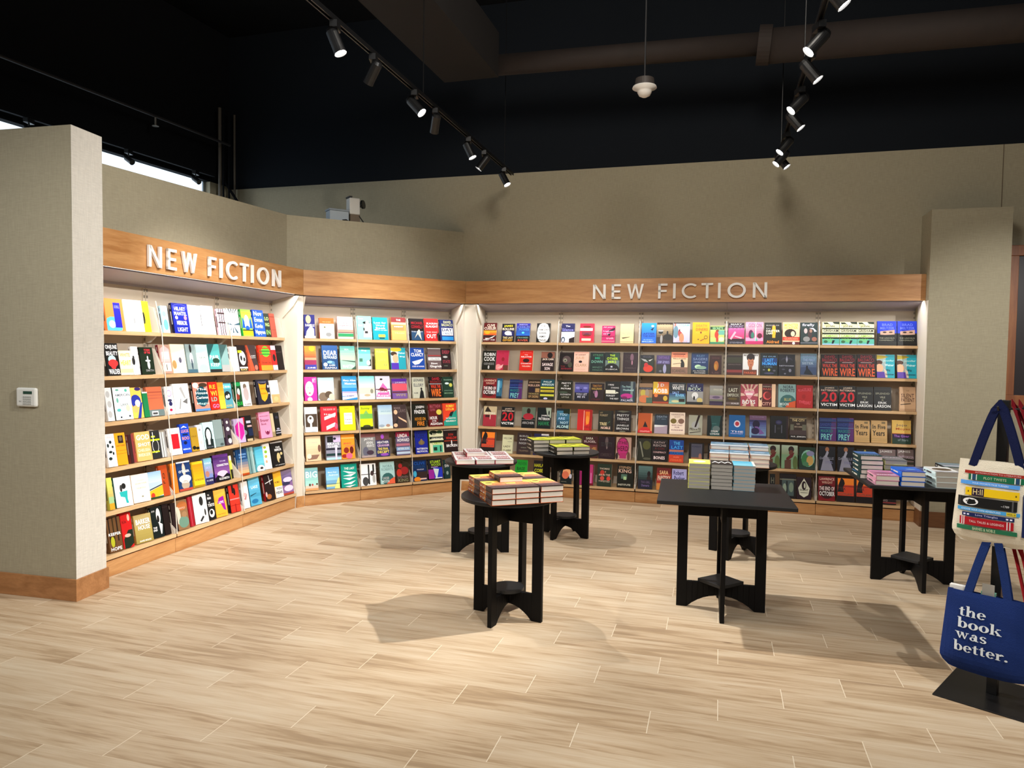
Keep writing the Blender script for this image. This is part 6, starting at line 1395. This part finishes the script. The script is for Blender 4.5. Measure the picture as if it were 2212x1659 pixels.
# ------------------------------------------------------------------ ceiling equipment
def head(base, aim, lit, label, watts, size=70, power=1.0, long=.16, r=.036, fix=True):
    """track spotlight: adapter on the rail, yoke, can and lens"""
    base = Vector(base); d = Vector(aim).normalized()
    root = empty('track_spotlight', base)
    tag(root, label, 'spotlight', 'track spotlights')
    mb = MB(); mb.box(-.022, .022, -.05, .05, -.04, -.0)
    mb.build('adapter', BLACKMET, root)
    piv = Vector((0, 0, -.10))
    mb = MB(); mb.tube([(0, 0, -.04), (0, 0, -.10)], .008, 8); mb.build('yoke', BLACKMET, root)
    a, b = piv - d * long * .45, piv + d * long * .55
    mb = MB(); mb.tube([a, a + d*.02, b - d*.03, b], [r*.75, r, r, r*1.04], 20, cap=False)
    mb.tube([a, a + d * .002], r*.75, 20)
    mb.build('housing', BLACKMET, root, smooth=False)
    mb = MB(); mb.tube([b - d*.012, b - d*.010], r*.93, 20)
    mb.build('lens', mat('lit_lens', 'ffffff', .3, emit=(1, .97, .92), strength=28) if lit else mat('dim_lens', '333333', .3), root)
    if lit and watts:
        p = base + b + d * .012
        lamp('spot_lamp', 'SPOT', p, p + d, watts, spot_size=radians(size), spot_blend=.85, shadow_soft_size=.025)
    return root
RZ = 3.56
tdir = Vector((.2745, .9616))      # both tracks run square to the back wall
def track(p0, L, label):
    root = empty('lighting_track', (p0[0], p0[1], RZ), math.atan2(tdir.y, tdir.x))
    tag(root, label, 'lighting track')
    mb = MB(); mb.box(0, L, -.017, -.009, 0, .02); mb.box(0, L, .009, .017, 0, .02); mb.box(0, L, -.017, .017, .018, .03)
    mb.build('rail', BLACKMET, root)
    for q in (.3, L*.5, L - .3):
        mb = MB(); mb.tube([(q, 0, .03), (q, 0, CEIL - RZ)], .004, 6); mb.build('suspension_wire', BLACKMET, root)
track((-1.40, 3.3), 5.0, 'black lighting track running back on the left side of the ceiling')
track((1.355, 2.9), 4.6, 'black lighting track running back on the right side of the ceiling')
T1 = lambda y: Vector((-1.40 + (y - 3.3) * tdir.x / tdir.y, y, RZ))
T2 = lambda y: Vector((1.355 + (y - 2.9) * tdir.x / tdir.y, y, RZ))
place = ['nearest', 'second', 'third', 'farthest']
for i, (y, tgt, pw, sz) in enumerate([(4.42, (.4, 4.3, 0), .6, 62), (5.55, (2.4, 4.5, 0), 3.4, 56), (6.72, (1.2, 6.4, .2), .9, 60), (7.8, (1.4, 7.0, .6), .4, 50)]):
    b = T1(y); head(b, Vector(tgt) - b, True, f'{place[i]} bright spotlight on the left track, turned to the room', SPOT_W * pw, sz)
for i, (y, tgt) in enumerate([(4.9, (-2.6, 6.3, 1.2)), (5.95, (-1.3, 8.0, 1.25)), (7.15, (-2.3, 7.2, .9))]):
    b = T1(y); head(b, Vector(tgt) - b, True, f'{["nearest", "middle", "farthest"][i]} dark backed spotlight on the left track, turned to the shelves', SPOT_W * (1.3, 1.1, .4)[i], (62, 56, 56)[i])
for i, (y, tgt, pw, sz) in enumerate([(4.34, (-1.3, 4.5, .1), 3.4, 56), (5.38, (-1.5, 5.3, 0), .9, 54), (6.45, (-.6, 6.4, 0), .6, 60), (6.85, (-.4, 6.9, .3), .4, 56)]):
    b = T2(y); head(b, Vector(tgt) - b, True, f'{place[i]} spotlight on the right track leaning left', SPOT_W * pw, sz)
for i, (y, tgt, pw, sz) in enumerate([(3.78, (4.2, 3.0, 0), .35, 60), (4.78, (4.4, 3.8, 0), .3, 60), (5.78, (4.7, 4.7, 0), .6, 60), (6.95, (4.9, 5.8, 0), .6, 60)]):
    b = T2(y); head(b, Vector(tgt) - b, True, f'{place[i]} spotlight on the right track leaning right', SPOT_W * pw, sz)
# small heads against the bright clerestory
for i, (t, nm) in enumerate(((.8, 'farthest'), (1.75, 'middle'), (2.85, 'nearest'))):
    p = SF0 + sd * t + Vector((-sd.y, sd.x)) * .14
    p3 = Vector((p.x, p.y, 3.73))
    head(p3, Vector((.5, -.2, -.35)), False, f'{nm} small black fixture silhouetted against the bright high window', 0, long=.12, r=.03)
tr = empty('lighting_track', (SF0.x, SF0.y, 3.73), sa)
tag(tr, 'short black track mounted along the high window', 'lighting track')
mb = MB(); mb.box(.5, 5.4, .12, .16, 0, .03); mb.build('rail', DARK, tr)

# ducts
DUCT = mat('dusty_brown_duct', (.022, .014, .011), .8, bump=.3, bscale=8, vary=.25)
o, a = UNIT['C']
dr = empty('ventilation_duct', (o[0], o[1], 0), a)
tag(dr, 'long round brown duct crossing the dark ceiling above the back shelves', 'duct')
mb = MB(); mb.tube([(.0, -1.0, 4.49), (3.0, -1.0, 4.43)], .10, 24); mb.tube([(3.02, -1.0, 4.40), (7.5, -1.0, 4.36)], .15, 28)
mb.build('duct_pipe', DUCT, dr, smooth=True)
mb = MB(); mb.tube([(2.95, -1.0, 4.42), (3.06, -1.0, 4.41)], .17, 28); mb.build('duct_collar', DUCT, dr)
bm_ = empty('ceiling_beam', (-.70, 7.45, 0), math.atan2(-1.9, -.57))
tag(bm_, 'boxy brown beam running from upper left to the duct', 'beam')
mb = MB(); mb.box(0, 6.5, -.02, .55, 4.32, 4.75); mb.build('beam_casing', mat('dark_brown_beam', (.008, .006, .006), .85, vary=.3, bscale=4, bump=.2), bm_)

# pendant sensor
sn = empty('ceiling_sensor', (1.06, 6.1, 3.79))
tag(sn, 'white domed sensor hanging on a thin rod above the back shelves', 'sensor')
mb = MB(); mb.tube([(0, 0, .09), (0, 0, CEIL - 3.83)], .007, 8); mb.build('rod', mat('dark_rod', (.02, .02, .022), .5), sn)
mb = MB(); mb.lathe([(0, .09), (.075, .09), (.08, .05), (.08, .03), (0, .03)], 28); mb.build('mount', mat('brown_mount', (.05, .04, .035), .6), sn)
mb = MB(); mb.lathe([(0, .03), (.095, .028), (.1, .015), (.06, .0), (.058, -.02), (.045, -.045), (.02, -.058), (0, -.06)], 32); mb.build('dome', mat('white_dome', 'e6e2dc', .5, spec=.3), sn, smooth=True)

# conduits in the dark left corner
for i, (t, off, r) in enumerate(((.12, .12, .014), (.22, .12, .012), (.32, .12, .012), (.40, .14, .02))):
    p = SF0 + sd * t + Vector((-sd.y, sd.x)) * off
    mb = MB(); mb.tube([(p.x, p.y, 2.4), (p.x, p.y, 4.6)], r, 10)
    tag(mb.build('conduit', mat('grey_conduit', '5b5348', .6) if i in (0, 3) else DARK), f'{["rightmost", "third", "second", "leftmost"][i]} of four vertical conduits in the far left corner', 'pipe', 'corner conduits')
mb = MB(); mb.tube([upt('C', -3.45, .1, 3.75), upt('C', -3.15, .1, 3.35)], .016, 10)
tag(mb.build('brace', DARK), 'dark diagonal brace leaning on the pale wall corner', 'brace')
sp_ = empty('fire_sprinkler', (-3.9, 8.0, 4.02))
tag(sp_, 'tiny sprinkler head under the black wall at left', 'sprinkler')
mb = MB(); mb.tube([(0, 0, .0), (0, 0, .10)], .012, 8); mb.build('stem', mat('dull_brass', '7a756c', .4, .5), sp_)
mb = MB(); mb.lathe([(0, .0), (.035, -.002), (.035, -.008), (0, -.01)], 16); mb.build('deflector', mat('dull_brass', '7a756c', .4, .5), sp_)
mb = MB(); mb.tube([(-3.52, 9.1, 4.12), (-3.9, 8.0, 4.12), (-4.9, 5.2, 4.12)], .016, 8)
tag(mb.build('sprinkler_pipe', mat('dark_pipe', (.02, .018, .02), .6)), 'thin dark sprinkler pipe along the black left wall', 'pipe')
